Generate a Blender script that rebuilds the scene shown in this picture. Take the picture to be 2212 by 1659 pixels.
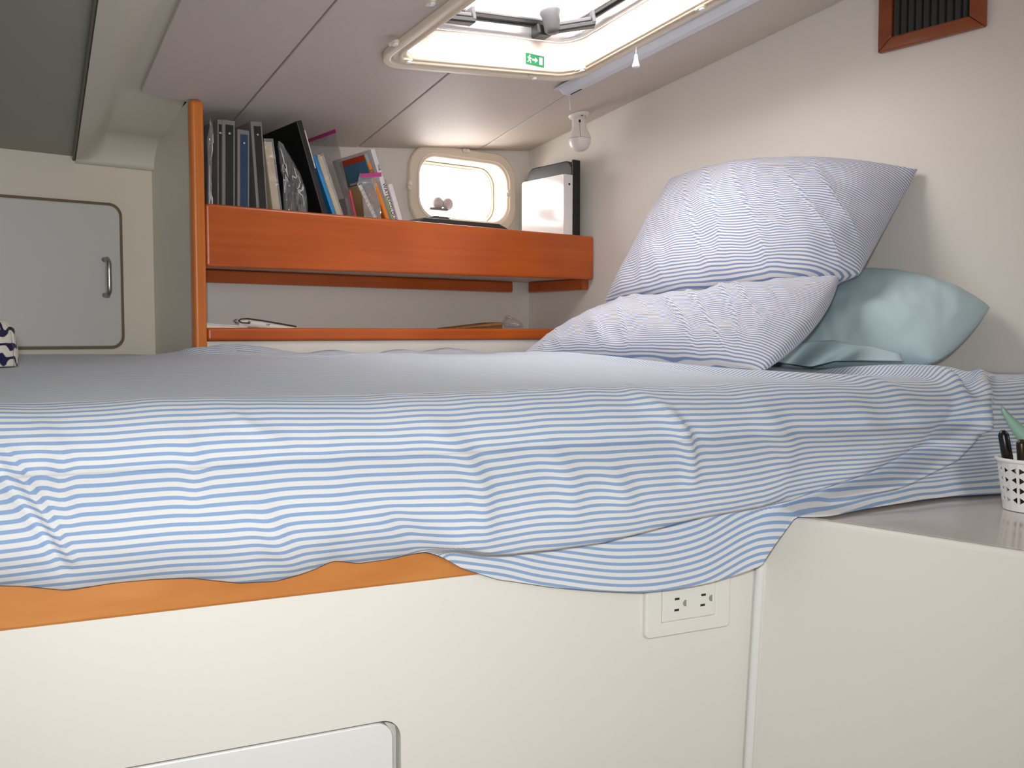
import bpy, bmesh, math, random
import numpy as np
from mathutils import Vector, Matrix, noise
random.seed(4)
for o in list(bpy.data.objects): bpy.data.objects.remove(o)
scene = bpy.context.scene
COL = scene.collection

# ---------------------------------------------------------------- camera
FPX, CX, CY, HOR = 2050.0, 1106.0, 829.5, 720.0
CAM = Vector((0, 0, 1.0))
YAW = math.radians(37.3)
PIT = math.atan((CY - HOR) / FPX)
FH = Vector((math.sin(YAW), math.cos(YAW), 0))
RT = Vector((math.cos(YAW), -math.sin(YAW), 0))
FW = FH * math.cos(PIT) - Vector((0, 0, math.sin(PIT)))
UPV = RT.cross(FW)
cd = bpy.data.cameras.new('camera'); cam = bpy.data.objects.new('camera', cd); COL.objects.link(cam)
cd.sensor_width = 36.0; cd.lens = 36.0 * FPX / 2212.0; cd.clip_start = 0.02
m = Matrix((RT, UPV, -FW)).transposed().to_4x4(); m.translation = CAM
cam.matrix_world = m
scene.camera = cam

# ---------------------------------------------------------------- light
vs = scene.view_settings
vs.view_transform = 'Standard'; vs.look = 'None'; vs.gamma = 1.0; vs.use_curve_mapping = False
vs.exposure = 0.0
w = bpy.data.worlds.new('world'); scene.world = w; w.use_nodes = True
bg = w.node_tree.nodes['Background']
bg.inputs[0].default_value = (1.0, 0.955, 0.93, 1); bg.inputs[1].default_value = 14.0
# the camera's own flash, just above the lens
fl = bpy.data.lights.new('camera_flash', 'SPOT'); fl.energy = 38.0; fl.color = (0.95, 0.98, 1.0)
fl.shadow_soft_size = 0.02; fl.spot_size = math.radians(106); fl.spot_blend = 1.0
flo = bpy.data.objects.new('camera_flash', fl); COL.objects.link(flo)
mf = m @ Matrix.Rotation(math.radians(3), 4, 'Y') @ Matrix.Rotation(math.radians(-6), 4, 'X'); mf.translation = CAM + UPV * 0.05 - RT * 0.02; flo.matrix_world = mf

# ---------------------------------------------------------------- pixel helpers
def ray(px, py): return FW + RT * ((px - CX) / FPX) + UPV * ((CY - py) / FPX)
def onX(px, py, c): d = ray(px, py); return CAM + d * ((c - CAM.x) / d.x)
def onY(px, py, c): d = ray(px, py); return CAM + d * ((c - CAM.y) / d.y)
def onZ(px, py, c): d = ray(px, py); return CAM + d * ((c - CAM.z) / d.z)
def onT(px, py, t): return CAM + ray(px, py) * t
def onP(px, py, p0, n): d = ray(px, py); return CAM + d * ((p0 - CAM).dot(n) / d.dot(n))
def proj(P):
    q = P - CAM; return CX + FPX * q.dot(RT) / q.dot(FW), CY - FPX * q.dot(UPV) / q.dot(FW)

# ---------------------------------------------------------------- materials
MATS = {}
def lin(c):
    return tuple(((v / 255) / 12.92 if v / 255 <= 0.04045 else ((v / 255 + 0.055) / 1.055) ** 2.4) for v in c) + (1,)
def mat(name, rgb, rough=0.5, metal=0.0, nscale=0, namt=0.0, bump=0.0, bscale=200, coat=0.0, spec=0.5):
    if name in MATS: return MATS[name]
    M = bpy.data.materials.new(name); M.use_nodes = True; nt = M.node_tree
    b = nt.nodes['Principled BSDF']; c = lin(rgb)
    b.inputs['Base Color'].default_value = c; b.inputs['Roughness'].default_value = rough
    b.inputs['Metallic'].default_value = metal; b.inputs['Coat Weight'].default_value = coat
    b.inputs['Specular IOR Level'].default_value = spec
    tc = nt.nodes.new('ShaderNodeTexCoord')
    if nscale:
        n = nt.nodes.new('ShaderNodeTexNoise'); n.inputs['Scale'].default_value = nscale; n.inputs['Detail'].default_value = 4
        nt.links.new(tc.outputs['Object'], n.inputs['Vector'])
        r = nt.nodes.new('ShaderNodeMixRGB'); r.inputs[1].default_value = tuple(v * (1 - namt) for v in c[:3]) + (1,)
        r.inputs[2].default_value = tuple(min(1, v * (1 + namt)) for v in c[:3]) + (1,)
        nt.links.new(n.outputs['Fac'], r.inputs[0]); nt.links.new(r.outputs[0], b.inputs['Base Color'])
    if bump:
        n2 = nt.nodes.new('ShaderNodeTexNoise'); n2.inputs['Scale'].default_value = bscale; n2.inputs['Detail'].default_value = 3
        nt.links.new(tc.outputs['Object'], n2.inputs['Vector'])
        bp = nt.nodes.new('ShaderNodeBump'); bp.inputs['Strength'].default_value = bump; bp.inputs['Distance'].default_value = 0.002
        nt.links.new(n2.outputs['Fac'], bp.inputs['Height']); nt.links.new(bp.outputs[0], b.inputs['Normal'])
    MATS[name] = M; return M
def wood(name, dark, light, rough=0.35, axis=0):
    M = bpy.data.materials.new(name); M.use_nodes = True; nt = M.node_tree; b = nt.nodes['Principled BSDF']
    b.inputs['Roughness'].default_value = rough; b.inputs['Coat Weight'].default_value = 0.25; b.inputs['Coat Roughness'].default_value = 0.25
    tc = nt.nodes.new('ShaderNodeTexCoord'); mp = nt.nodes.new('ShaderNodeMapping')
    s = [60, 60, 60]; s[axis] = 2.2; mp.inputs['Scale'].default_value = s
    nt.links.new(tc.outputs['Object'], mp.inputs[0])
    n = nt.nodes.new('ShaderNodeTexNoise'); n.inputs['Scale'].default_value = 1.0; n.inputs['Detail'].default_value = 6; n.inputs['Distortion'].default_value = 0.4
    nt.links.new(mp.outputs[0], n.inputs['Vector'])
    n3 = nt.nodes.new('ShaderNodeTexNoise'); n3.inputs['Scale'].default_value = 5; nt.links.new(tc.outputs['Object'], n3.inputs['Vector'])
    ad = nt.nodes.new('ShaderNodeMath'); ad.operation = 'ADD'; nt.links.new(n.outputs['Fac'], ad.inputs[0]); nt.links.new(n3.outputs['Fac'], ad.inputs[1])
    hf = nt.nodes.new('ShaderNodeMath'); hf.operation = 'MULTIPLY'; hf.inputs[1].default_value = 0.5; nt.links.new(ad.outputs[0], hf.inputs[0])
    cr = nt.nodes.new('ShaderNodeValToRGB'); cr.color_ramp.elements[0].position = 0.32; cr.color_ramp.elements[1].position = 0.68
    cr.color_ramp.elements[0].color = lin(dark); cr.color_ramp.elements[1].color = lin(light)
    nt.links.new(hf.outputs[0], cr.inputs[0]); nt.links.new(cr.outputs[0], b.inputs['Base Color'])
    MATS[name] = M; return M
def stripes(name, white, blue, period, duty=0.46, rough=0.9):
    M = bpy.data.materials.new(name); M.use_nodes = True; nt = M.node_tree; b = nt.nodes['Principled BSDF']
    b.inputs['Roughness'].default_value = rough; b.inputs['Specular IOR Level'].default_value = 0.15
    b.inputs['Sheen Weight'].default_value = 0.15
    uv = nt.nodes.new('ShaderNodeUVMap'); sp = nt.nodes.new('ShaderNodeSeparateXYZ'); nt.links.new(uv.outputs[0], sp.inputs[0])
    dv = nt.nodes.new('ShaderNodeMath'); dv.operation = 'DIVIDE'; dv.inputs[1].default_value = period; nt.links.new(sp.outputs[1], dv.inputs[0])
    fr = nt.nodes.new('ShaderNodeMath'); fr.operation = 'FRACT'; nt.links.new(dv.outputs[0], fr.inputs[0])
    cr = nt.nodes.new('ShaderNodeValToRGB'); e = cr.color_ramp.elements
    e[0].position = 0.0; e[0].color = lin(white); e[1].position = 1 - duty - 0.04; e[1].color = lin(white)
    a = e.new(1 - duty + 0.04); a.color = lin(blue); a = e.new(0.96); a.color = lin(blue); a = e.new(1.0); a.color = lin(white)
    nt.links.new(fr.outputs[0], cr.inputs[0]); nt.links.new(cr.outputs[0], b.inputs['Base Color'])
    n = nt.nodes.new('ShaderNodeTexNoise'); n.inputs['Scale'].default_value = 700; tc = nt.nodes.new('ShaderNodeTexCoord')
    nt.links.new(tc.outputs['Object'], n.inputs['Vector'])
    bp = nt.nodes.new('ShaderNodeBump'); bp.inputs['Strength'].default_value = 0.25; bp.inputs['Distance'].default_value = 0.001
    nt.links.new(n.outputs['Fac'], bp.inputs['Height']); nt.links.new(bp.outputs[0], b.inputs['Normal'])
    MATS[name] = M; return M
def clear(name, tint, trans, rough=0.12, bump=0.6, bscale=60):
    M = bpy.data.materials.new(name); M.use_nodes = True; nt = M.node_tree; b = nt.nodes['Principled BSDF']
    b.inputs['Base Color'].default_value = lin(tint); b.inputs['Roughness'].default_value = rough; b.inputs['Specular IOR Level'].default_value = 1.0
    tr = nt.nodes.new('ShaderNodeBsdfTransparent'); mx = nt.nodes.new('ShaderNodeMixShader'); mx.inputs[0].default_value = 1 - trans
    src = b.outputs[0]
    if bump:
        gl = nt.nodes.new('ShaderNodeBsdfGlossy'); gl.inputs['Roughness'].default_value = rough; m2 = nt.nodes.new('ShaderNodeMixShader'); m2.inputs[0].default_value = 0.4
        nt.links.new(b.outputs[0], m2.inputs[1]); nt.links.new(gl.outputs[0], m2.inputs[2]); src = m2.outputs[0]
    nt.links.new(tr.outputs[0], mx.inputs[1]); nt.links.new(src, mx.inputs[2])
    nt.links.new(mx.outputs[0], nt.nodes['Material Output'].inputs[0])
    if bump:
        tc = nt.nodes.new('ShaderNodeTexCoord'); n2 = nt.nodes.new('ShaderNodeTexNoise'); n2.inputs['Scale'].default_value = bscale
        nt.links.new(tc.outputs['Object'], n2.inputs['Vector'])
        bp = nt.nodes.new('ShaderNodeBump'); bp.inputs['Strength'].default_value = bump; bp.inputs['Distance'].default_value = 0.004
        nt.links.new(n2.outputs['Fac'], bp.inputs['Height']); nt.links.new(bp.outputs[0], b.inputs['Normal']); nt.links.new(bp.outputs[0], gl.inputs['Normal'])
    MATS[name] = M; return M

GEL = mat('gelcoat_cream', (230, 228, 219), 0.38, nscale=3, namt=0.02)
GELW = mat('gelcoat_white', (232, 233, 230), 0.3, nscale=3, namt=0.015)
WALL = mat('wall_white', (224, 218, 210), 0.55, nscale=2, namt=0.02, bump=0.1, bscale=120)
HEAD = mat('headliner_vinyl', (205, 194, 184), 0.58, nscale=3, namt=0.03, bump=0.35, bscale=90)
LINER = mat('moulded_liner', (212, 206, 192), 0.45, nscale=2, namt=0.02)
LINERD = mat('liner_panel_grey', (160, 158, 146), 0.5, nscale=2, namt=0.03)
LOCK = mat('locker_door_grey', (200, 201, 196), 0.35, nscale=2, namt=0.02)
LOCKW = mat('locker_wall_cream', (222, 213, 196), 0.4, nscale=2, namt=0.02)
FLANGE = mat('flange_cream', (231, 216, 196), 0.4)
GASK = mat('brown_gasket', (110, 92, 68), 0.6)
DARK = mat('dark_gap', (40, 38, 36), 0.8)
BLACK = mat('black_vinyl', (22, 22, 23), 0.45, bump=0.15, bscale=300)
BLKP = mat('black_plastic', (28, 28, 30), 0.4)
GREYP = mat('grey_plastic', (84, 82, 86), 0.45)
ALU = mat('aluminium', (200, 200, 202), 0.35, metal=0.85)
STEEL = mat('steel', (170, 168, 165), 0.3, metal=0.9)
WHP = mat('white_plastic', (238, 238, 236), 0.35)
WOODX = wood('teak_along_x', (168, 72, 16), (196, 94, 26), axis=0)
WOODZ = wood('teak_upright', (190, 100, 34), (214, 122, 48), axis=2)
WOODP = wood('plank_wood', (190, 118, 56), (208, 140, 76), axis=0)
WOODV = wood('vent_wood', (124, 56, 22), (148, 72, 32), axis=1)
SHEET = stripes('sheet_stripes', (218, 219, 218), (138, 164, 200), 0.0082)
PILL = stripes('pillow_stripes', (216, 212, 212), (124, 143, 180), 0.0076)  # same cloth as the sheet, coloured darker to imitate flash falloff
NAVY = stripes('navy_stripes', (205, 200, 190), (30, 28, 62), 0.021, duty=0.34)
BLUEC = mat('pale_blue_cotton', (182, 204, 210), 0.95, nscale=8, namt=0.03, bump=0.3, bscale=500, spec=0.1)
MATT = mat('mattress_ticking', (205, 205, 202), 0.95)
GLASS = clear('pane_glass', (235, 240, 240), 0.9, 0.05, bump=0)
BAG = clear('clear_bag', (232, 230, 232), 0.80, 0.06, 0.8, 55)
BAGD = clear('cloudy_bag', (212, 204, 204), 0.66, 0.10, 1.0, 60)
MAG = mat('magenta_zip', (190, 60, 130), 0.35)
PAPER = mat('paper', (226, 222, 214), 0.8)

# ---------------------------------------------------------------- mesh helpers
def setup(o, label=None, cat=None, group=None, kind=None):
    if label: o['label'] = label
    if cat: o['category'] = cat
    if group: o['group'] = group
    if kind: o['kind'] = kind
    return o
def empty(name, loc, label, cat, group=None):
    e = bpy.data.objects.new(name, None); e.empty_display_size = 0.03; e.location = loc; COL.objects.link(e)
    return setup(e, label, cat, group)
def adopt(o, parent):
    if parent is not None:
        o.parent = parent
        p = parent; inv = Matrix.Identity(4)
        T = Matrix.Translation(parent.get('_wl', parent.location) if parent.type != 'EMPTY' else parent.location)
        o.matrix_parent_inverse = T.inverted() if parent.type == 'EMPTY' else Matrix.Identity(4)
    return o
def mk(name, verts, faces, mt, parent=None, smooth=False, uvs=None, bevel=0, solid=0, subd=0, seg=2, recalc=True):
    me = bpy.data.meshes.new(name); me.from_pydata([tuple(v) for v in verts], [], faces)
    if recalc:
        bm = bmesh.new(); bm.from_mesh(me); bmesh.ops.recalc_face_normals(bm, faces=bm.faces); bm.to_mesh(me); bm.free()
    if uvs is not None:
        l = me.uv_layers.new(name='UVMap')
        idx = np.zeros(len(me.loops), dtype=np.int32); me.loops.foreach_get('vertex_index', idx)
        l.data.foreach_set('uv', np.asarray(uvs, dtype=np.float32)[idx].ravel())
    if smooth: me.polygons.foreach_set('use_smooth', [True] * len(me.polygons))
    me.materials.append(mt)
    o = bpy.data.objects.new(name, me); COL.objects.link(o); adopt(o, parent)
    if solid:
        s = o.modifiers.new('solid', 'SOLIDIFY'); s.thickness = solid; s.offset = 0
    if bevel:
        b = o.modifiers.new('bevel', 'BEVEL'); b.width = bevel; b.segments = seg; b.limit_method = 'ANGLE'; b.angle_limit = math.radians(40)
    if subd:
        s = o.modifiers.new('sub', 'SUBSURF'); s.levels = subd; s.render_levels = subd
    return o
BF = [(0, 1, 2, 3), (7, 6, 5, 4), (0, 4, 5, 1), (1, 5, 6, 2), (2, 6, 7, 3), (3, 7, 4, 0)]
def hexa(name, p8, mt, parent=None, bevel=0.0, **k): return mk(name, p8, BF, mt, parent, bevel=bevel, **k)
def box(name, lo, hi, mt, parent=None, bevel=0.0, M=None, **k):
    (a, b, c), (d, e, f) = lo, hi
    p = [Vector(q) for q in ((a, b, c), (d, b, c), (d, e, c), (a, e, c), (a, b, f), (d, b, f), (d, e, f), (a, e, f))]
    if M is not None: p = [M @ q for q in p]
    return mk(name, p, BF, mt, parent, bevel=bevel, **k)
def frame(o, ex, ey, ez):
    M = Matrix((ex, ey, ez)).transposed().to_4x4(); M.translation = o; return M
def rrect(x0, y0, x1, y1, r, n=8):
    out = []
    for cx, cy, a0 in ((x1 - r, y1 - r, 0), (x0 + r, y1 - r, 90), (x0 + r, y0 + r, 180), (x1 - r, y0 + r, 270)):
        for i in range(n + 1):
            a = math.radians(a0 + 90 * i / n); out.append((cx + r * math.cos(a), cy + r * math.sin(a)))
    return out
def prism(name, poly, z0, z1, M, mt, parent=None, bevel=0.0, **k):
    n = len(poly); v = [M @ Vector((x, y, z0)) for x, y in poly] + [M @ Vector((x, y, z1)) for x, y in poly]
    f = [tuple(range(n)), tuple(range(2 * n - 1, n - 1, -1))] + [(i, (i + 1) % n, n + (i + 1) % n, n + i) for i in range(n)]
    return mk(name, v, f, mt, parent, bevel=bevel, **k)
def ringprism(name, outer, inner, z0, z1, M, mt, parent=None, bevel=0.0, zi0=None, zi1=None, **k):
    n = len(outer); zi0 = z0 if zi0 is None else zi0; zi1 = z1 if zi1 is None else zi1
    v = [M @ Vector((x, y, z0)) for x, y in outer] + [M @ Vector((x, y, z1)) for x, y in outer] + \
        [M @ Vector((x, y, zi0)) for x, y in inner] + [M @ Vector((x, y, zi1)) for x, y in inner]
    f = []
    for i in range(n):
        j = (i + 1) % n
        f += [(i, j, n + j, n + i), (2 * n + i, 3 * n + i, 3 * n + j, 2 * n + j), (i, 2 * n + i, 2 * n + j, j), (n + i, n + j, 3 * n + j, 3 * n + i)]
    return mk(name, v, f, mt, parent, bevel=bevel, **k)
def plate(name, outer, holes, M, mt, parent=None, solid=0.0, **k):
    bm = bmesh.new(); es = []
    for loop in [outer] + holes:
        vv = [bm.verts.new(M @ Vector((x, y, 0))) for x, y in loop]
        es += [bm.edges.new((vv[i], vv[(i + 1) % len(vv)])) for i in range(len(vv))]
    bmesh.ops.triangle_fill(bm, use_beauty=True, use_dissolve=False, edges=es)
    bm.verts.index_update()
    vs_ = [v.co.copy() for v in bm.verts]; fs = [tuple(v.index for v in f.verts) for f in bm.faces]; bm.free()
    o = mk(name, vs_, fs, mt, parent, **k)
    if solid: s = o.modifiers.new('solid', 'SOLIDIFY'); s.thickness = solid; s.offset = 0
    return o
def tube(name, pts, rad, mt, parent=None, n=10, cap=True):
    pts = [Vector(p) for p in pts]; V = []; Fc = []
    rads = rad if isinstance(rad, (list, tuple)) else [rad] * len(pts)
    ref = None
    for i, p in enumerate(pts):
        t = (pts[min(i + 1, len(pts) - 1)] - pts[max(i - 1, 0)]).normalized()
        if ref is None: ref = t.orthogonal().normalized()
        a = (ref - t * ref.dot(t)).normalized(); ref = a; b = t.cross(a)
        for k in range(n):
            q = 2 * math.pi * k / n; V.append(p + (a * math.cos(q) + b * math.sin(q)) * rads[i])
    for i in range(len(pts) - 1):
        for k in range(n):
            Fc.append((i * n + k, i * n + (k + 1) % n, (i + 1) * n + (k + 1) % n, (i + 1) * n + k))
    if cap: Fc += [tuple(range(n))[::-1], tuple(range((len(pts) - 1) * n, len(pts) * n))]
    o = mk(name, V, Fc, mt, parent, smooth=True)
    return o
def lathe(name, prof, M, mt, parent=None, n=24, smooth=True, bevel=0):
    V = []; Fc = []; k = len(prof)
    for j in range(n):
        a = 2 * math.pi * j / n
        for r, z in prof: V.append(M @ Vector((r * math.cos(a), r * math.sin(a), z)))
    for j in range(n):
        for i in range(k - 1):
            Fc.append((j * k + i, ((j + 1) % n) * k + i, ((j + 1) % n) * k + i + 1, j * k + i + 1))
    bm = bmesh.new(); vv = [bm.verts.new(v) for v in V]
    for f in Fc: bm.faces.new([vv[i] for i in f])
    bmesh.ops.remove_doubles(bm, verts=bm.verts, dist=1e-6)
    bm.verts.index_update(); V = [v.co.copy() for v in bm.verts]; Fc = [tuple(v.index for v in f.verts) for f in bm.faces if len(f.verts) > 2]; bm.free()
    return mk(name, V, Fc, mt, parent, smooth=smooth)
def grid(name, P, mt, parent=None, uvs=None, solid=0, smooth=True):
    P = np.asarray(P); a, b, _ = P.shape
    i = np.arange(a * b).reshape(a, b)
    F = np.stack([i[:-1, :-1], i[1:, :-1], i[1:, 1:], i[:-1, 1:]], -1).reshape(-1, 4)
    return mk(name, P.reshape(-1, 3).tolist(), F.tolist(), mt, parent, smooth=smooth, uvs=None if uvs is None else np.asarray(uvs).reshape(-1, 2), solid=solid, recalc=False)
def letters(name, txt, size, M, mt, parent=None, thick=0.0004, align='CENTER'):
    c = bpy.data.curves.new(name, 'FONT'); c.body = txt; c.size = size; c.align_x = align; c.align_y = 'CENTER'; c.extrude = thick
    t = bpy.data.objects.new(name, c); COL.objects.link(t)
    dg = bpy.context.evaluated_depsgraph_get(); dg.update()
    me = bpy.data.meshes.new_from_object(t.evaluated_get(dg)); bpy.data.objects.remove(t)
    me.transform(M); me.materials.clear(); me.materials.append(mt)
    o = bpy.data.objects.new(name, me); COL.objects.link(o); return adopt(o, parent)
X3, Y3, Z3 = Vector((1, 0, 0)), Vector((0, 1, 0)), Vector((0, 0, 1))
def nz(x, y, z=0.0): return noise.noise(Vector((x, y, z)))
def interp(x, xs, ys): return np.interp(x, xs, ys)
def sstep(a, b, x):
    t = np.clip((x - a) / (b - a), 0, 1); return t * t * (3 - 2 * t)

# ---------------------------------------------------------------- room datums
XR, Y1, Y2, YL = 1.80, 2.00, 2.28, 2.255       # right wall, shelf front, back wall, locker wall
XP = 0.683                                    # partition
BZ = 1.0                                      # camera height
D1 = Vector((0.9785, -0.2061, 0)).normalized(); DN = Vector((-0.2061, -0.9785, 0)).normalized()
B0 = Vector((0.0, 1.01, 0))
def bf(px, py, off=0.0): return onP(px, py, B0 + DN * off, DN)
def yfront(x): return 1.01 - 0.2106 * x
C_ = onX(1140, 328, XR); A_ = onX(1825, 0, XR); B_ = onY(735, 318, Y2)
cn = (A_ - C_).cross(B_ - C_).normalized()
if cn.z < 0: cn = -cn
cb, cc = -cn.x / cn.z, -cn.y / cn.z
ca = C_.z - cb * C_.x - cc * C_.y
def zc(x, y): return ca + cb * x + cc * y
def onC(px, py, off=0.0): return onP(px, py, C_ + cn * off, cn)

# ---------------------------------------------------------------- structure
WX0, WY0 = -1.1, -1.25
def struct(o): o['kind'] = 'structure'; return o
struct(box('floor', (WX0, WY0, -0.03), (XR, Y2, 0.0), mat('floor_sole', (150, 110, 70), 0.4, nscale=6, namt=0.1)))
struct(box('wall_left', (WX0 - 0.03, WY0, 0), (WX0, Y2 + 0.05, 2.4), WALL))
MFr = frame(Vector((0, WY0, 0)), X3, Z3, Y3)
FO = (-.10, 1.15, .42, 1.68)                   # unseen opening added behind the camera to let in fill daylight
struct(plate('wall_front', [(WX0 - .03, 0), (XR + .03, 0), (XR + .03, 2.4), (WX0 - .03, 2.4)], [rrect(*FO, .05)], MFr, WALL))
struct(ringprism('trim_2', rrect(FO[0] - .04, FO[1] - .04, FO[2] + .04, FO[3] + .04, .08), rrect(*FO, .05), -.02, .012, MFr, FLANGE, bevel=.003))
struct(box('wall_right', (XR, WY0 - 0.03, 0), (XR + 0.03, Y2 + 0.1, 2.4), WALL))
# portlight opening in the back wall
pl0 = onY(879, 400, Y2); pl1 = onY(1108, 400, Y2)
pzt = (onY(900, 312, Y2).z + onY(1085, 333, Y2).z) / 2; pzb = onY(890, 492, Y2).z
MB = frame(Vector((0, Y2, 0)), X3, Z3, -Y3)       # local x = X, y = Z, z = towards the cabin
fo = (pl0.x, pzb, pl1.x, pzt)
op = (fo[0] + 0.034, fo[1] + 0.034, fo[2] - 0.034, fo[3] - 0.034)
struct(plate('wall_back', [(XP - 0.03, 0), (XR, 0), (XR, 2.4), (XP - 0.03, 2.4)], [rrect(*op, 0.055)], MB, WALL))
struct(box('wall_back_locker', (WX0, YL, 0), (XP + 0.002, YL + 0.02, zc(XP, YL) + 0.6), LOCKW))

# ceiling: backing board and four headliner panels with open joints
hA = onC(815, 118); hB = onC(1216, 180)
HX0, HX1, HYF = hA.x, hB.x, (hA.y + hB.y) / 2 - 0.005
HYN = HYF - 0.56
HO = (HX0 + 0.040, HYN + 0.04, HX1 - 0.040, HYF - 0.040)    # clear opening
ex = Vector((1, 0, cb)).normalized(); ey = Vector((0, 1, cc)).normalized()
def Mc(off): return Matrix(((1, 0, 0, 0), (0, 1, 0, 0), (cb, cc, 1, ca + off), (0, 0, 0, 1)))
struct(grid('ceiling_leak_cover', [[(WX0 - .02, y, zc(.4, y) + .05), (XP, y, zc(.4, y) + .05)] for y in (WY0 - .02, YL + .03)], DARK, smooth=False))  # hidden plate added above the liner to stop sky light leaking in
ceil = struct(plate('ceiling', [(0.40, WY0 - .02), (XR + .02, WY0 - .02), (XR + .02, Y2 + .02), (XP, Y2 + .02), (XP, 2.0), (0.40, 2.0)], [[(HO[0] - .0025, HO[1] - .0025), (HO[2] + .0025, HO[1] - .0025), (HO[2] + .0025, HO[3] + .0025), (HO[0] - .0025, HO[3] + .0025)]], Mc(0.016), DARK))
g_far, g_near = onC(304, 200), onC(391, 0)
def gx(y): return g_far.x + (g_near.x - g_far.x) * (y - g_far.y) / (g_near.y - g_far.y)
s1a, s1b = onC(515, 250), onC(728, 0); s2a, s2b = onC(770, 321), onC(980, 150); s3a, s3b = onC(1055, 311), onC(1240, 195)
def seam(a, b): return lambda y: a.x + (b.x - a.x) * (y - a.y) / (b.y - a.y) * (1 if y > 1.0 else 1)
def clampseam(f): return lambda y: f(max(y, 1.1))
q1, q2, q3 = clampseam(seam(s1a, s1b)), clampseam(seam(s2a, s2b)), clampseam(seam(s3a, s3b))
G = 0.0022
def panel(poly):
    return prism('ceiling_panel', poly, 0.0, 0.012, Mc(0), HEAD, ceil, bevel=0.002)
yn = WY0; ypost = g_far.y
gxn = lambda y: gx(max(y, 0.9))
def sl(q, g, lo, hi): return [(q(y) + g, y) for y in ((lo, 1.1, hi) if hi > 1.1 > lo else (lo, hi))]
YT_ = Y2 - .002
panel([(gxn(yn), yn)] + sl(q1, -G, yn, YT_) + [(XP - .006, YT_), (XP - .006, Y1 + .004), (gx(ypost), ypost), (gxn(.9), .9)])
e = 0.004
hl, hr = HO[0] - .0025, HO[2] + .0025
panel(sl(q2, -G, yn, HYN + .03) + [(hl, HYN + .03), (hl, HO[3] + e)] + sl(q2, -G, HO[3] + e, YT_) + sl(q1, G, yn, YT_)[::-1])
panel(sl(q3, -G, yn, YT_) + sl(q2, G, HO[3] + e, YT_)[::-1] + [(hr, HO[3] + e), (hr, HYN + .03)] + sl(q2, G, yn, HYN + .03)[::-1])
panel([(XR - .001, yn), (XR - .001, YT_)] + sl(q3, G, yn, YT_)[::-1])

# moulded liner left of the headliner: flat strip, rolled beam, cove above the locker wall
LfP = onY(163, 350, YL); 
def zL(y): return LfP.z + 0.158 * (YL - y) + 0.0
def xL(y):
    d = ray(163 + (215 - 163) * np.clip((YL - y) / 0.75, 0, 1), 350 - 350 * np.clip((YL - y) / 0.75, 0, 1))
    return LfP.x - 0.178 * (YL - max(y, 1.2))
ztopw = onY(342, 371, YL).z
zcov = onX(360, 295, XP).z; ycov = onX(360, 295, XP).y
YLc = YL - .016
def zR(x, y):
    b = zc(x, y) + 0.010
    if y > 2.0:
        b0 = zc(x, 2.0) + 0.010
        b = b0 + (zcov - b0) * (y - 2.0) / (ycov - 2.0)
    if y > ycov:
        t = min(1, (y - ycov) / (YLc - ycov)); b = ztopw + (zcov - ztopw) * math.sqrt(max(0, 1 - t * t))
    return b
ys = list(np.linspace(WY0, 1.4, 6)) + list(np.linspace(1.5, 2.0, 8)) + list(np.linspace(2.03, ycov, 5)) + [ycov + (YLc - ycov) * math.sin(math.pi / 2 * k / 12) for k in range(1, 13)] + [YL]
rows = []
for y in ys:
    xl, xr = xL(y), (gxn(y) + 0.05 if y < 1.93 else XP + 0.001)
    if y >= 1.9: xr = gxn(1.9) + 0.05 + (XP + .001 - gxn(1.9) - 0.05) * min(1, (y - 1.9) / 0.06)
    r = []
    bw = 0.105 * (1 if y < 1.6 else max(0.55, 1 - (y - 1.6) * 0.8))
    for k in range(29):
        u = k / 28; x = xl + (xr - xl) * u ** 1.3
        dq = (x - xl) / bw; s = min(1.0, 0.25 * dq + 0.75 * dq * dq) if dq < 1 else 1.0
        zl = min(zL(y), zR(x, y))
        r.append((x, y, zl + (zR(x, y) - zl) * float(s)))
    rows.append(r)
lin_o = struct(grid('ceiling_beam', rows, LINER))
lp = []
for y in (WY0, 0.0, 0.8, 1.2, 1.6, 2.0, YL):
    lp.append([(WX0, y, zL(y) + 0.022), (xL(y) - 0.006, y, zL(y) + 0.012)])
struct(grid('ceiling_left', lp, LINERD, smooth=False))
rim = [(xL(y) - 0.003, y, zL(y) + 0.006) for y in np.linspace(0.5, YL, 24)]
struct(tube('gap_shade_line', rim, 0.004, mat('liner_gap_shade', (118, 112, 98), .6)))  # dark-coloured tube standing in for the shadow gap at the beam's edge

# ---------------------------------------------------------------- partition between locker and shelves
part = empty('shelf_partition', (XP, Y1, 0.9), 'cream partition panel with a glossy wooden post at its front edge', 'partition')
ptop = zc(XP, Y1)
mk('panel', [(XP - .006, Y1, .78), (XP + .006, Y1, .78), (XP + .006, Y2 - .003, .78), (XP - .006, Y2 - .003, .78), (XP - .006, Y1, ptop + .009), (XP + .006, Y1, ptop + .009), (XP + .006, Y2 - .003, zc(XP, Y2) + .009), (XP - .006, Y2 - .003, zc(XP, Y2) + .009)], BF, mat('partition_cream', (216, 211, 197), 0.35), part)
px0, px1 = onY(415, 500, Y1 - .02).x, onY(444, 500, Y1 - .02).x
box('post', (px0, Y1 - .025, .78), (px1, Y1 + .0005, zc(px0, Y1 - .02) - .001), WOODZ, part, bevel=0.008, seg=4)

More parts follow.
